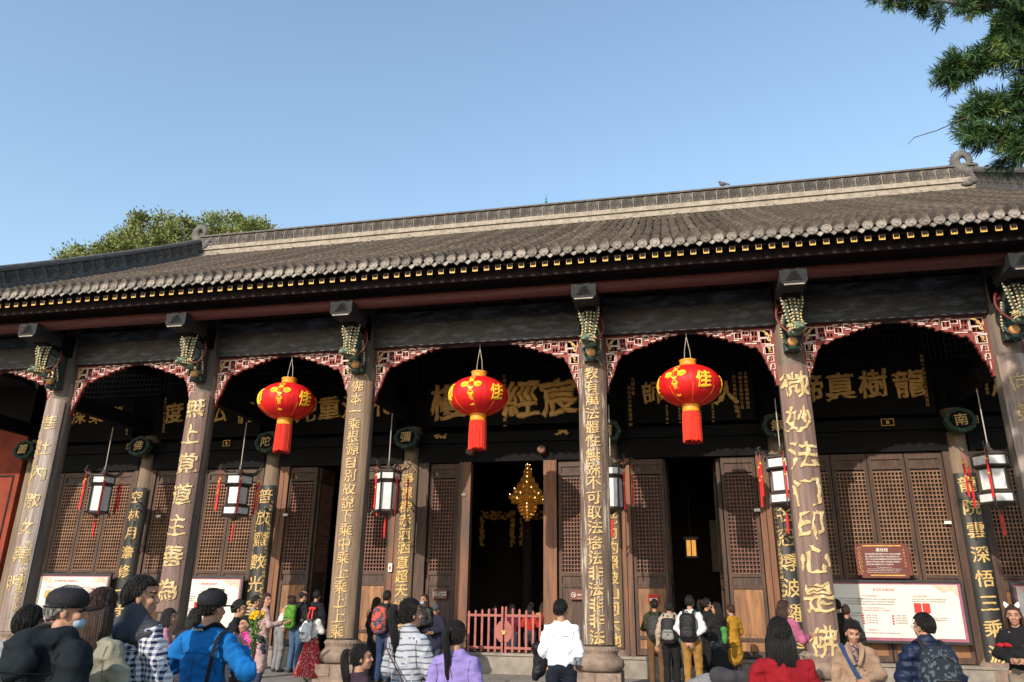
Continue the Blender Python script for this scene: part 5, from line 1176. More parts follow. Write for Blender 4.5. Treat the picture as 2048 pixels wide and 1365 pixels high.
        V, F = surface(P, h*1.15, .03, lambda V: .008*vnoise(V*np.array([8, 8, 16])+seed)+.006*vnoise(V*np.array([18, 18, 34])+seed)); link('trousers', np_mesh('trousers', V, F, [cloth(legs, .95)]), t)
    for k_, a in kn:
        b = MB(); V, F = surface([('e', (a[0], a[1]+.06, .045), (.05, .13, .045)), ('c', (a[0], a[1], .05), (a[0], a[1], .11), .045, .04)], .02, .02); link('shoe', np_mesh('shoe', V, F, [M[shoes]]), t)
    # hair
    def place(o): o.location = hd; o.rotation_euler = Euler((look[1], 0, look[0])); return o
    def to_head(V): return np.array(V)
    HM = M[hm]
    if hair != 'none':
        n1, n2 = (64, 40) if fine else (40, 26); VV = []
        rs = np.random.RandomState(seed); ph = rs.rand(8)*6
        for i in range(n2+1):
            th = math.pi*i/n2
            for j in range(n1):
                a = 2*math.pi*j/n1; d = (math.sin(th)*math.cos(a), math.sin(th)*math.sin(a), math.cos(th)); wv = .05*math.sin(a*17+ph[0])
                if hair in ('short', 'bald', 'curly'): line = float(np.interp(d[1], [-.9, -.6, -.3, -.05, .12, .3, .55, .8], [-.62, -.55, -.30, -.18, -.10, .25, .50, .52]))
                else: line = float(np.interp(d[1], [-.9, -.3, .1, .35, .6, .9], [-.75, -.72, -.6, .1, .50, .55]))
                if hair == 'bald': line = float(np.interp(d[1], [-.9, -.3, 0, .3], [-.5, -.3, -.1, .2]))
                m = max(0, min(1, (line+wv-d[2])/.12+.5))
                if hair == 'bald': m = max(m, min(1, max(0, (d[2]-.42)/.15)))
                vol = 1.17 if hair == 'curly' else 1.085
                rid = .012*math.sin(a*23+3*math.sin(th*5+ph[0]))*math.sin(th)+.016*math.sin(a*9+ph[1]+th*4)+(.03*math.sin(a*14+ph[2])*math.sin(th*13+ph[3]) if hair == 'curly' else 0)
                r = (vol+rid)*(1-m)+.80*m; VV.append((.079*r*d[0], -.010+.101*r*d[1], .022+.112*r*d[2]))
        b = MB(); b.add(VV, [(i*n1+j, (i+1)*n1+j, (i+1)*n1+(j+1) % n1, i*n1+(j+1) % n1) for i in range(n2) for j in range(n1)]); place(part('hair', b, HM, t, smooth=True))
    def strands(paths, r, name, n_=10, sq=.6, st=1.0):
        b = MB()
        for p, rr_ in paths: b.tube(p, rr_, n_, sq)
        return place(part(name, b, HM, t, smooth=True))
    if hair in ('short', 'curly', 'ponytail', 'bun', 'bob', 'long') and fine:
        rs = np.random.RandomState(seed+3); b = MB(); RX = np.array([.079, .101, .112])*1.10
        for q in range(230):
            a = rs.uniform(0, 2*math.pi); back = .5-.5*math.sin(a)
            tl = (1.15 if math.sin(a) > .45 else 1.6 if math.sin(a) > -.1 else 2.15) if hair in ('short', 'curly') else (1.1 if math.sin(a) > .4 else 2.2)
            if hair in ('ponytail', 'bun'):
                th0 = rs.uniform(.6, tl); d0 = Vector((math.sin(th0)*math.cos(a), math.sin(th0)*math.sin(a), math.cos(th0))); d1 = Vector((rs.uniform(-.15, .15), -.86, .42)).normalized()
                D_ = [d0.slerp(d1, f) for f in np.linspace(0, 1, 6)]
            else:
                t0 = rs.uniform(0, tl*.6); t1 = min(tl, t0+rs.uniform(.5, 1.0)); sw = rs.uniform(-.25, .25); D_ = [Vector((math.sin(t0+(t1-t0)*f)*math.cos(a+sw*f), math.sin(t0+(t1-t0)*f)*math.sin(a+sw*f), math.cos(t0+(t1-t0)*f))) for f in np.linspace(0, 1, 6)]
                if hair == 'curly': D_ = [d+Vector(rs.normal(size=3))*.05 for d in D_]
            lift = rs.uniform(-.01, .035)
            b.tube([(RX[0]*(1+lift*f)*d.x, -.010+RX[1]*(1+lift*f)*d.y, .022+RX[2]*(1+lift*f)*d.z) for d, f in zip(D_, np.linspace(0, 1, 6))], [.0022, .0036, .004, .0036, .0024, .0006], 4, .7)
        place(part('hair_strands', b, HM, t, smooth=True, stuff=True))
    if hair == 'ponytail':
        z0 = .06; P_ = curve_pts([(0, -.10, z0), (0, -.155, z0+.012), (0, -.175, z0-.06), (.01, -.165, z0-.18), (.0, -.15, z0-.31), (.012, -.15, z0-.40)], 24); k_ = len(P_)
        pa = [(P_, [.02+.022*math.sin(min(1, i/7)*1.57)-.028*(max(0, i-12)/(k_-12)) for i in range(k_)])]
        rs = np.random.RandomState(seed)
        for q in range(26 if fine else 8):
            o_ = Vector((rs.uniform(-.026, .026), rs.uniform(-.02, .02), 0)); o2 = Vector((rs.uniform(-.03, .03), rs.uniform(-.02, .02), rs.uniform(-.05, .02))); pa.append(([p+o_*min(1, i/4)+o2*(i/k_)**2 for i, p in enumerate(P_)], [.010*(1-.8*i/k_) for i in range(k_)]))
        strands(pa, 0, 'ponytail', 8); b = MB(); b.lathe([(.022, -.012), (.03, 0), (.022, .012)], 12); o = place(part('hair_tie', b, M['purlin_dark'], t)); o.location = hd+Rh@Vector((0, -.115, z0+.004)); o.rotation_euler = (R(80), 0, look[0])
    if hair == 'long' or hair == 'bob':
        L_ = .36 if hair == 'long' else .17; pa = []; rs = np.random.RandomState(seed)
        for q in range(46 if fine else 22):
            a = math.pi*(1.0+(q+.5)/(46 if fine else 22)*1.0)+rs.uniform(-.05, .05); a = a if hair == 'long' else math.pi*.93+(a-math.pi)*1.14
            cx_, cy_ = .078*math.cos(a), .088*math.sin(a)-.01; e_ = rs.uniform(-.03, .03)
            pa.append(([(cx_*.9, cy_*.9, .06), (cx_*1.12, cy_*1.13, -.02), (cx_*1.18, cy_*1.12-.004, -.10), (cx_*1.15*(1 if hair == 'bob' else .95)+e_*.3, cy_*1.05-.012, -.10-L_*.5), (cx_*(1.0 if hair == 'bob' else .8)+e_, cy_*.9-.015+e_*.3, -.10-L_+e_)], [.014, .021, .022, .019, .004]))
        strands(pa, 0, 'long_hair', 6, .8)
    if hair == 'bun': b = MB(); b.ell((0, -.10, .10), (.045, .042, .04), 14, 10); place(part('hair_bun', b, HM, t, smooth=True))
    if fine:                                              # loose hairs
        rs = np.random.RandomState(seed+5); b = MB()
        for q in range(40):
            a = rs.uniform(0, 6.28); th = rs.uniform(.1, 1.3); d = Vector((math.sin(th)*math.cos(a), math.sin(th)*math.sin(a)-.2, math.cos(th))); p = Vector((.08*d.x, -.01+.10*d.y, .022+.115*d.z)); b.tube([p, p+d*.012+Vector((rs.uniform(-.012, .012), -.008, .002)), p+d*.012+Vector((rs.uniform(-.03, .03), -.018, -.012))], [.0012, .001, .0005], 3)
        place(part('loose_hairs', b, HM, t, stuff=True))
    if hat:
        b = MB(); b.lathe([(.088, .0), (.094, .02), (.096, .045), (.088, .078), (.06, .102), (.02, .113), (.008, .115)], 28, (0, -.012, .025), sq=1.15); cm_ = cloth(hatc, .8); q = place(part('cap', b, cm_, t, smooth=True))
        b = MB(); VV = []
        for i in range(13):
            a = math.pi*(i/12); VV += [(.092*math.cos(a), .085+.02*math.sin(a), .03), (.085*math.cos(a), .085+(.085 if hat == 'cap' else .055)*math.sin(a), .012+.012*math.sin(a)), (.085*math.cos(a), .084+(.085 if hat == 'cap' else .055)*math.sin(a), .006+.012*math.sin(a))]
        b.add(VV, [(3*i, 3*i+1, 3*i+4, 3*i+3) for i in range(12)]+[(3*i+1, 3*i+2, 3*i+5, 3*i+4) for i in range(12)]+[(3*i, 3*i+3, 3*i+5, 3*i+2) for i in range(12)]); part('cap_peak', b, cm_, q, smooth=True)
        if fine: b = MB(); b.ell((0, -.012, .141), (.008, .008, .005), 8, 4); b.tube([(.1*math.cos(a), -.012+.115*math.sin(a), .032) for a in np.linspace(math.pi, 2*math.pi, 16)], .004, 4); part('cap_seam', b, cm_, q)
    if glasses:
        b = MB()
        for s in (-1, 1): b.tube([(s*.032+.022*math.cos(a), .098, .004+.017*math.sin(a)) for a in np.linspace(0, 2*math.pi, 14)], .0022, 4); b.tube([(s*.054, .096, .006), (s*.08, .04, .008), (s*.082, -.02, .0)], .002, 4)
        b.tube([(-.01, .1, .006), (.01, .1, .006)], .002, 4); place(part('glasses', b, M['lantern_wood'], t))
    if mask: b = MB(); b.ell((0, .056, -.050), (.052, .046, .040), 16, 10); place(part('face_mask', b, cloth((.45, .62, .78)), t, smooth=True))
    if extra: extra(t, hd, jt, U)
    return t
def backpack(label, p, c1, c2, kind='plain', m1=None, sc=1., group=None):
    """a worn backpack on person p"""
    H_ = p.scale[0]; t = thing('backpack', label, 'backpack', (p.location.x, p.location.y, 0), p.rotation_euler.z, group, (H_,)*3); m_ = m1 or cloth(c1, .6)
    V, F = surface([('e', (0, -.235, 1.16), (.16*sc, .10, .25*sc)), ('c', (-.07*sc, -.22, 1.0), (.07*sc, -.22, 1.0), .09, .09, .8), ('c', (-.06*sc, -.21, 1.32), (.06*sc, -.21, 1.32), .085, .085, .8)], .017, .05, lambda V: .006*vnoise(V*14)+.003*vnoise(V*30)); link('pack', np_mesh('pack', V, F, [m_]), t)
    V, F = surface([('c', (-.06*sc, -.32, 1.05), (.06*sc, -.32, 1.05), .07, .07, .5), ('c', (-.05*sc, -.315, 1.13), (.05*sc, -.315, 1.13), .065, .06, .5)], .015, .03, lambda V: .004*vnoise(V*22)); link('front_pocket', np_mesh('front_pocket', V, F, [cloth(c2, .6) if c2 else m_]), t)
    b = MB()
    for s in (-1, 1): b.tube(curve_pts([(s*.08, -.20, 1.36), (s*.10, -.11, 1.455), (s*.115, .02, 1.45), (s*.13, .12, 1.33), (s*.15, .10, 1.15), (s*.17, -.08, 1.02), (s*.12, -.2, .98)]), .022, 6, .4)
    b.tube(curve_pts([(-.03, -.24, 1.40), (0, -.25, 1.44), (.03, -.24, 1.40)]), .01, 5); part('strap', b, cloth((.02, .02, .022)), t)
    b = MB(); b.tube(curve_pts([(-.12*sc, -.27, 1.2), (-.09*sc, -.325, 1.30), (0, -.335, 1.35), (.09*sc, -.325, 1.30), (.12*sc, -.27, 1.2)]), .005, 4); b.tube([(-.09*sc, -.362, 1.14), (.09*sc, -.362, 1.14)], .005, 4); b.box(-.02, .02, -.37, -.36, 1.08, 1.10); part('zip', b, cloth((.07, .07, .075)), t)
    return t

# straps and small extras -------------------------------------------------
def strap_extra(m_, a=(-.15, -.01, 1.42), b_=(.2, -.02, .95), rad=.014, off=.02, bag=None):
    def f(t, hd, jt, U):
        b = MB(); b.tube(curve_pts([(a[0]*.9, .12+off, 1.2), (a[0], 0, 1.45+off), (a[0]*.8, -.13-off, 1.36), ((a[0]+b_[0])/2, -.155-off, 1.18), (b_[0], -.11-off, b_[2])]), rad, 6, .35); part('shoulder_strap', b, m_, t)
        if bag: V, F = surface([('e', (b_[0]*1.15, -.06, b_[2]-.06), bag[:3])], .015, .02, lambda V: .004*vnoise(V*18)); link('shoulder_bag', np_mesh('shoulder_bag', V, F, [bag[3]]), t)
    return f
def canon_extra(t, hd, jt, U):
    b = MB(); b.tube(curve_pts([(-.16, .10, 1.34), (-.10, -.02, 1.475), (-.05, -.085, 1.455), (0, -.10, 1.445), (.05, -.085, 1.455), (.10, -.02, 1.475), (.16, .10, 1.34)]), .022, 6, .5); q = part('neck_strap', b, cloth((.012, .012, .014)), t)
    V, F = glyph('Canon', depth=.0, bold=0, brush=0); b = MB(); b.add(V*.034, F); part('strap_lettering', b, M['sign_white'], q, (0, -.116, 1.447), (R(14), 0, 0))
    b = MB(); b.tube(curve_pts([(.16, .02, 1.46), (.175, -.11, 1.38), (.17, -.155, 1.15), (.15, -.15, .88)]), .020, 6, .35); part('shoulder_strap', b, cloth((.012, .012, .014)), t)
def collar_yoke(t, hd, jt, U):
    # dark leather-look yoke with a point down the back, lying on the shoulders
    P = [('c', (-.155, -.005, 1.385), (.155, -.005, 1.385), .070, .070), ('c', (-.07, -.012, 1.43), (.07, -.012, 1.43), .066, .066), ('c', (0, -.105, 1.36), (0, -.108, 1.25), .075, .022, .8), ('c', (-.11, -.055, 1.36), (.11, -.055, 1.36), .062, .062), ('c', (0, -.015, 1.42), (0, -.015, 1.50), .073, .070)]
    V, F = surface(P, .0125, .03, lambda V: .004*vnoise(V*12)+.002*vnoise(V*34)); link('yoke', np_mesh('yoke', V, F, [cloth((.05, .055, .07), .5)]), t)
gingham = pattern_mat('navy_gingham', 'gingham', (.55, .57, .62), (.014, .022, .075), 30.)
stripes = pattern_mat('grey_striped_knit', 'stripes', (.33, .35, .39), (.10, .115, .15), 21.)
dip = pattern_mat('white_to_blue_tee', 'dip', (.36, .47, .72), (.80, .80, .82), .88, 1.12)
printed = pattern_mat('printed_nylon', 'patches', (.42, .07, .04), (.05, .06, .10), 26., .45)
redskirt = pattern_mat('red_brocade', 'patches', (.27, .012, .02), (.45, .30, .24), 60., .86)
pinkprint = pattern_mat('pink_quilt', 'patches', (.62, .06, .30), (.25, .02, .10), 40., .6)
FG = dict(fine=1)
# nearest row, left
person('stocky person in a black hooded jacket and black peaked cap, lower left corner', 1.03, -11.88, 1.65, R(-18), (.010, .016, .022), .78, .055, 'plain', hair='short', hm='hair_gr', hat='cap', look=(R(-42), .0), hood=True, arms=('down', 'down'), wide=1.08, mask=True, **FG)
person('person in a pale grey hoodie, mostly hidden behind the black hooded jacket', .22, -11.25, 1.54, R(-8), (.42, .41, .40), .86, .035, hair='short', hood=True, arms=('front', 'front'), extra=strap_extra(cloth((.02, .02, .025))), **FG)
person('woman with very long straight brown hair, between the black cap and the plaid jacket', .84, -11.39, 1.65, R(-5), (.35, .34, .26), .86, .02, hair='long', hm='hair_br', look=(R(5), 0), arms=('front', 'front'), **FG)
person('man in a navy and white gingham jacket with dark yoke, looking right', .88, -11.11, 1.73, R(-12), (.5, .5, .55), .80, .038, hair='short', look=(R(-46), .05), topm=gingham, extra=collar_yoke, arms=('front', 'front'), wide=1.08, **FG)
person('child in pink beside the front column, head turned right', -2.09, -6.58, 1.47, R(-60), (.62, .28, .34), .84, .02, hair='bob', arms=('chest', 'chest'))
person('man in a bright blue jacket and black cap with a camera strap', 1.02, -10.52, 1.66, R(-6), (.008, .17, .52), .78, .045, hair='short', hat='cap', look=(R(-12), 0), arms=('elbow_out', 'elbow_out'), extra=canon_extra, wide=1.05, **FG)
person('dark-haired person hidden behind the blue jacket, only hair showing', -1.28, -7.24, 1.49, 0, (.02, .02, .03), .8, .03, hair='bob', arms=('front', 'front'))
person('man in black with glasses and tousled hair, seen in profile facing right', -1.65, -5.71, 1.58, R(-70), (.015, .015, .018), .82, .03, hair='curly', glasses=True, arms=('chest', 'chest'))
pv = person('older woman facing us in a pink quilted vest over black, holding the bouquet', -1.04, -6.51, 1.40, R(165), (.6, .06, .3), .84, .03, hair='short', look=(R(-14), 0), topm=pinkprint, arms=('hold', 'front'), legs=(.02, .02, .03), collar=.03)
# middle distance left
person('long-haired woman in a long pale pink coat with a black shoulder bag', -3.55, -1.61, 1.70, R(-50), (.50, .33, .31), .42, .03, hair='long', hm='hair_br', look=(R(-60), 0), arms=('hold', 'hold'), extra=strap_extra(cloth((.02, .02, .02)), bag=(.10, .06, .07, cloth((.02, .02, .025)))), legs=(.04, .05, .09))
person('person behind the pink coat, only dark hair showing', -4.72, .03, 1.66, R(-60), (.3, .28, .26), .8, .03, hair='short')
person('woman in a white shirt with bun, bending forward by the left doorway', -4.98, 1.75, 1.72, R(-35), (.70, .69, .68), .86, .02, hair='bun', hm='hair_br', lean=.35, arms=('hold', 'hold'), legs=(.25, .25, .27))
gb = person('man in a black jacket and blue jeans wearing a green backpack', -4.52, 1.66, 1.80, R(-20), (.02, .02, .024), .86, .035, hair='bald', lean=.14, look=(R(-20), -.45), arms=('front', 'front'), legs=(.07, .13, .24))
backpack('bright green backpack on the man in the black jacket', gb, (.10, .30, .025), (.08, .25, .02), sc=.95)
person('tall man in a dark jacket facing the left doorway', -4.63, 2.75, 1.82, R(-10), (.02, .02, .025), .7, .04, hair='short', arms=('down', 'down'))
person('grey-haired woman in light grey between the green and the panda backpacks', -4.86, 2.50, 1.60, R(-15), (.33, .34, .37), .8, .03, hair='curly', hm='hair_gr', arms=('front', 'front'))
person('elderly masked person facing us in the left doorway', -4.55, 4.3, 1.40, R(175), (.05, .06, .10), .8, .03, hair='short', hm='hair_gr', mask=True).location.z = .25
def bow(t, hd, jt, U):
    b = MB(); b.ell((0, -.11, .10), (.05, .03, .03), 8, 6)
    for s in (-1, 1): b.ell((s*.06, -.10, .09), (.05, .03, .035), 10, 6); b.tube([(s*.04, -.12, .08), (s*.06, -.16, -.08), (s*.05, -.16, -.26)], [.012, .02, .006], 6, .4)
    o = part('red_bow', b, M['tassel_red'], t); o.location = hd
rs_ = person('girl in a white sweater and pleated red patterned skirt with a red bow', -3.18, -.28, 1.46, R(-14), (.74, .72, .68), .88, .03, skirt=((.3, .02, .03), .16, .22), skirtm=redskirt, shoes='shoe_w', hair='long', extra=bow, arms=('elbow_out', 'chest'))
t = backpack('round white panda backpack on the girl in the red skirt', rs_, (.85, .85, .85), (.85, .85, .85), sc=.78)
b = MB()
for s in (-1, 1): b.ell((s*.05, -.40, 1.12), (.022, .012, .028), 10, 6); b.ell((s*.10, -.30, 1.40), (.045, .03, .045), 10, 6)
b.ell((0, -.405, 1.06), (.018, .012, .012), 8, 5); part('panda_face', b, M['lantern_wood'], t)
bp = person('man in a black top and blue trousers wearing a printed backpack', -1.84, .30, 1.80, R(-12), (.02, .02, .022), .86, .025, hair='short', look=(0, .1), arms=('down', 'front'), legs=(.03, .055, .13))
backpack('orange and blue printed backpack between the tan board and the gate', bp, (.4, .1, .05), None, m1=printed, sc=1.05)
person('woman with brown bag partly behind the printed backpack', -2.25, .75, 1.66, R(-35), (.025, .025, .03), .5, .03, hair='bob', hm='hair_br', arms=('down', 'front'), extra=strap_extra(cloth((.2, .07, .04)), bag=(.10, .06, .10, cloth((.24, .09, .05)))))
person('masked woman in a black leather jacket facing us near the gate', -1.42, 1.51, 1.75, R(160), (.015, .015, .017), .82, .04, 'puffer', hair='bob', hm='hair_br', mask=True, arms=('front', 'front'))
person('older man in a dark cap and navy vest facing us left of the gate', -1.11, 1.45, 1.52, R(172), (.025, .025, .05), .78, .045, hair='short', hm='hair_gr', hat='cap', hatc=(.06, .07, .10), arms=('front', 'front'))
# nearest row, middle
ch = person('child with a dark ponytail and plum top at the bottom edge, facing right', 1.88, -9.84, 1.29, R(-48), (.05, .028, .045), .84, .025, hair='ponytail', look=(R(-25), .1), arms=('front', 'front'), **FG)
person('woman with a long ponytail in a grey striped knit sweater, seen from behind', 2.07, -9.34, 1.62, R(-22), (.3, .3, .35), .84, .028, hair='ponytail', look=(R(-28), .12), topm=stripes, arms=('front', 'front'), collar=.03, extra=strap_extra(cloth((.10, .04, .035)), rad=.006), **FG)
person('girl with a ponytail in a lavender sweatshirt, seen from behind left of the gate', 2.52, -9.51, 1.46, R(-4), (.32, .25, .62), .82, .035, hair='ponytail', look=(R(-18), .1), arms=('down', 'down'), **FG)
wm = person('man in a white T-shirt fading to blue and dark trousers, hands behind his hips', 2.83, -6.18, 1.64, R(5), (.7, .7, .7), .84, .02, hair='short', topm=dip, look=(R(-25), .05), arms=(((.25, -.03, 1.12), (.20, .13, .98)), ((.25, -.03, 1.12), (.20, .13, .98))), legs=(.012, .016, .028), wide=1.05, **FG)
V, F = surface([('c', (-.26, .02, 1.08), (-.30, .02, .78), .07, .05, .6), ('c', (-.22, .04, 1.06), (-.24, .06, .84), .07, .06, .6), ('e', (-.25, .02, 1.1), (.10, .08, .06))], .014, .03, lambda V: .012*vnoise(V*12)+.006*vnoise(V*28))
o = link('folded_jacket', np_mesh('folded_jacket', V, F, [cloth((.012, .012, .018), .5)]), None, wm.location, (0, 0, R(5))); tag(o, 'black jacket hanging over the left arm of the man in the white T-shirt', 'jacket')
# group before the right doorway
q = person('man in a dark olive jacket and brown trousers with a grey backpack', 3.64, 1.42, 1.70, 0, (.055, .06, .025), .84, .035, hair='short', legs=(.16, .085, .045), arms=('front', 'front')); backpack('dark grey backpack on the olive jacket', q, (.05, .05, .055), (.06, .055, .05), sc=.95)
q = person('young man in a beige hoodie and black trousers with a black backpack', 3.96, .43, 1.66, R(-8), (.50, .40, .31), .84, .035, hair='short', hood=True, legs=(.015, .015, .017), arms=('down', 'down')); backpack('black backpack with clear lower pocket on the beige hoodie', q, (.025, .025, .028), (.25, .25, .24), sc=.95)
q = person('man in a white shirt and mustard corduroy trousers, hands clasped behind', 4.35, -.07, 1.77, R(-14), (.76, .76, .78), .80, .03, hair='short', legs=(.34, .18, .045), arms=('back', 'back')); backpack('plain black backpack on the man in the white shirt', q, (.015, .015, .018), (.02, .02, .022), sc=.95)
person('child in teal hidden between the beige hoodie and the white shirt', 4.12, 1.9, 1.42, 0, (.05, .16, .15), .8, .03, hair='bob')
person('woman with a black ponytail in a long black dress coat, head turned right', 4.71, 1.92, 1.74, R(-30), (.015, .015, .017), .45, .03, hair='ponytail', look=(R(-40), 0), arms=('front', 'front'))
person('long-haired young woman in black facing the doorway group', 4.89, 1.42, 1.66, R(40), (.02, .02, .022), .5, .03, hair='long', look=(R(30), 0), arms=('hold', 'hold'))
q = person('person in a mustard yellow vest coat with grey sleeves, right of the doorway group', 5.2, 1.85, 1.62, R(35), (.50, .26, .03), .62, .035, hair='short', hm='hair_br', arms=('hold', 'front'), legs=(.03, .03, .03))
V, F = surface([('e', (0, 0, 0), (.06, .03, .16)), ('e', (0, 0, .12), (.075, .03, .05))], .013, .03, lambda V: .008*vnoise(V*14)); o = link('shopping_bag', np_mesh('shopping_bag', V, F, [cloth((.06, .26, .06), .5)]), None, (5.0, 1.1, 1.02)); tag(o, 'small green carrier bag held in front of the mustard coat', 'bag')
person('woman with long brown hair and glasses beside the right plum column', 5.74, -2.65, 1.69, R(-40), (.45, .12, .22), .84, .03, hair='long', hm='hair_br', glasses=True, look=(R(-30), 0), arms=('hold', 'hold'))
person('woman with a black bob in a deep red sweater, seen from behind at the bottom', 4.86, -10.0, 1.53, R(6), (.28, .008, .016), .84, .035, hair='bob', arms=('front', 'front'), wide=1.06, look=(R(-8), .08), **FG)
V, F = surface([('c', (-.16, 0, .0), (.12, .02, .02), .09, .08), ('c', (-.2, .05, -.1), (.05, .04, -.14), .10, .09), ('e', (.08, -.05, -.05), (.10, .08, .10)), ('c', (-.12, .05, .05), (.05, .02, .10), .05, .05)], .012, .035, lambda V: .016*vnoise(V*10)+.009*vnoise(V*22)+.005*vnoise(V*44))
o = link('jacket_bundle', np_mesh('jacket_bundle', V, F, [cloth((.26, .25, .26)), ]), None, (4.47, -10.0, 1.06)); tag(o, 'bundle of grey jackets carried beside the red sweater', 'jackets')
V, F = surface([('c', (-.02, -.03, .10), (.16, 0, .08), .06, .05), ('e', (.14, -.02, -.06), (.07, .06, .10))], .012, .03, lambda V: .012*vnoise(V*14)+.006*vnoise(V*30)); link('dark_jacket', np_mesh('dark_jacket', V, F, [cloth((.05, .045, .055))]), o)
# right side
def tan_extra(t, hd, jt, U):
    b = MB()
    for s in (-1, 1): b.tube(curve_pts([(s*.062, .02, 1.475), (s*.080, .105, 1.42), (s*.055, .155, 1.33), (s*.022, .172, 1.24)]), [.02+.008*math.sin(i/21*3.1) for i in range(22)], 8, .4)
    part('collar', b, cloth((.36, .235, .16)), t)
    V, F = surface([('c', (0, .085, 1.42), (0, .135, 1.26), .045, .022, .9)], .012, .02); link('patterned_shirt', np_mesh('patterned_shirt', V, F, [pattern_mat('dark_print_blouse', 'patches', (.05, .035, .05), (.22, .15, .13), 55., .6)]), t)
    b = MB(); b.tube(curve_pts([(.15, .0, 1.46), (.11, .145, 1.36), (.02, .185, 1.15), (-.08, .18, .95)]), .026, 6, .35); part('bag_strap', b, cloth((.03, .06, .16)), t)
    b = MB()
    for z in (1.22, 1.1, .98): b.ell((-.06, .185, z), (.013, .006, .013), 10, 4)
    part('button', b, M['lantern_wood'], t)
person('woman facing us in a tan coat with a blue bag strap', 5.92, -6.73, 1.46, R(172), (.37, .245, .17), .6, .04, hair='curly', look=(R(12), -.25), arms=('front', 'down'), extra=tan_extra, legs=(.03, .03, .04), wide=.98, **FG)
q = person('man in a navy padded jacket with glasses, looking left at the notice board', 6.31, -7.84, 1.56, R(5), (.012, .022, .06), .78, .045, 'puffer', hair='short', glasses=True, look=(R(34), .05), arms=('front', 'front'), collar=.04, **FG)
backpack('black patterned backpack on the man in the navy padded jacket', q, (.015, .02, .028), None, m1=pattern_mat('black_printed_pack', 'patches', (.015, .02, .028), (.06, .08, .10), 45., .75), sc=1.1)
def ears(t, hd, jt, U):
    b = MB()
    b.tube([(-.06, 0, .115), (0, 0, .128), (.06, 0, .115)], .006, 5)
    for s in (-1, 1): b.tube([(s*.05, .0, .115), (s*.07, .0, .15), (s*.078, .0, .175)], [.03, .022, .004], 8, .4)
    o = part('animal_ears', b, M['sign_white'], t); o.location = hd
    V, F = surface([('c', (-.17, 0, 1.24), (.17, 0, 1.24), .108, .108, .85)], .015, .02, lambda V: .012*vnoise(V*np.array([30, 30, 18]))); m_ = pattern_mat('red_zigzag', 'patches', (.36, .01, .02), (.015, .015, .015), 40., .72); V[:, 2] = 1.235+(V[:, 2]-1.24)*.35; link('red_band', np_mesh('red_band', V, F, [m_]), t)
person('long-haired woman with white animal ears and black and red sweater at the right edge', 8.15, -4.75, 1.65, R(150), (.013, .013, .015), .84, .03, hair='long', hm='hair_br', look=(R(10), 0), arms=('front', 'front'), extra=ears, legs=(.26, .21, .16))
person('person in dark clothes half hidden behind the 微妙 column, nearer the wall', 7.18, 1.18, 1.74, R(15), (.02, .02, .02), .7, .04, hair='short')
person('person in dark clothes with brown-grey hair reading the large notice board', 7.24, .66, 1.64, R(-20), (.03, .028, .028), .7, .04, hair='short', hm='hair_br')
# visitors inside, seen over the gate
rI = np.random.RandomState(5)
for k, (x, y, Hh, cc, hr, tx_) in enumerate(((-.72, 5.2, 1.62, (.02, .02, .03), 'short', 'short-haired visitor in black inside the hall, at the left end of the gate'), (-.42, 6.0, 1.58, (.05, .05, .08), 'bob', 'visitor in slate blue with bobbed hair inside the hall behind the gate'), (-.15, 5.0, 1.55, (.16, .02, .05), 'bob', 'visitor in dark red inside the hall behind the middle of the gate'),
    (.18, 5.9, 1.60, (.03, .03, .03), 'short', 'visitor in black inside the hall just right of the gate middle'), (.34, 4.9, 1.56, (.55, .04, .03), 'long', 'visitor in bright red inside the hall behind the right gate leaf'), (.55, 5.6, 1.60, (.6, .42, .03), 'bob', 'visitor in yellow inside the hall behind the right gate leaf'), (.80, 5.1, 1.64, (.25, .03, .03), 'short', 'visitor in dark brick red inside the hall, at the right end of the gate'))):
    p_ = person(tx_, x, y, Hh, R(rI.uniform(-40, 40)), cc, .8, .03, hair=hr, hm='hair_br' if k % 2 else 'hair', arms=('front', 'front'))

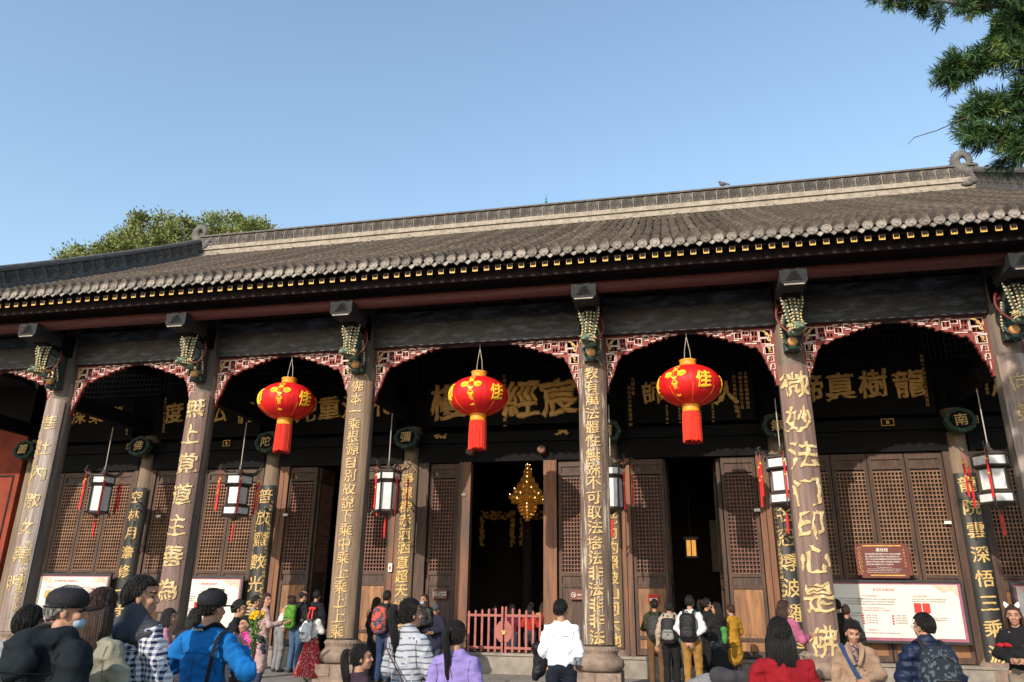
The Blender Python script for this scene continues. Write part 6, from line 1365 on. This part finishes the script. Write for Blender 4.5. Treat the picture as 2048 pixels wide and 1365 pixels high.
# bouquet
t = thing('bouquet', 'bunch of yellow chrysanthemums with long green stems held by the woman in the pink vest', 'flowers', (-.80, -6.72, .80), R(10)); b = MB(); rs = np.random.RandomState(2); hs = []
for k in range(22):
    a = rs.uniform(0, 6.28); r = .10*math.sqrt(rs.rand()); top_ = Vector((r*math.cos(a)+.02, r*math.sin(a), .60+rs.uniform(-.03, .03))); b.tube([(rs.uniform(-.01, .01), rs.uniform(-.01, .01), 0), (r*.3*math.cos(a), r*.3*math.sin(a), .35), top_], .004, 4); hs.append(top_)
part('stems', b, mat('flower_stem', (.10, .22, .04), .7, bump=0), t)
b = MB()
for k in range(150):
    p = Vector((rs.normal()*.035, rs.normal()*.035, rs.uniform(.2, .56))); d = Vector(rs.normal(size=3)).normalized()*.05; e = Vector(rs.normal(size=3)).normalized()*.018; b.add([p, p+d*.5+e, p+d, p+d*.5-e], [(0, 1, 2, 3)])
part('leaves', b, mat('flower_leaf', (.07, .16, .04), .7, bump=0), t, stuff=True)
ym = mat('yellow_petal', (.85, .60, .02), .7, scale=40, c2=(.7, .42, .01), bump=0)
fb = MB(); fb.ell((0, 0, 0), (.026, .026, .02), 8, 5)
for k in range(26):
    a = k*2.4; th = .25+1.2*(k/26); d = Vector((math.sin(th)*math.cos(a), math.sin(th)*math.sin(a), math.cos(th))); s_ = d.cross(Vector((0, 0, 1))).normalized()*.007; fb.add([d*.015-s_, d*.015+s_, d*.04+s_*.8, d*.04-s_*.8], [(0, 1, 2, 3)])
fm_ = fb.mesh('flower_head', ym)
for p in hs: link('flower_head', fm_, t, p, (rs.uniform(-.5, .5), rs.uniform(-.5, .5), 0))
for o in bpy.data.objects:
    if o.name.split('.')[0] in ('bead_strands', 'head_spikes', 'cream_outline', 'gilt_figure', 'rim_carving', 'crystal_tier', 'bulb', 'small_inscription', 'tassel_bead', 'small_print', 'lettering', 'base_studs', 'transom_lattice', 'cloud_scroll', 'gilt_ornament', 'gilt_canopy', 'stems', 'lattice', 'ponytail', 'long_hair', 'loose_hairs'):
        o['kind'] = 'stuff'
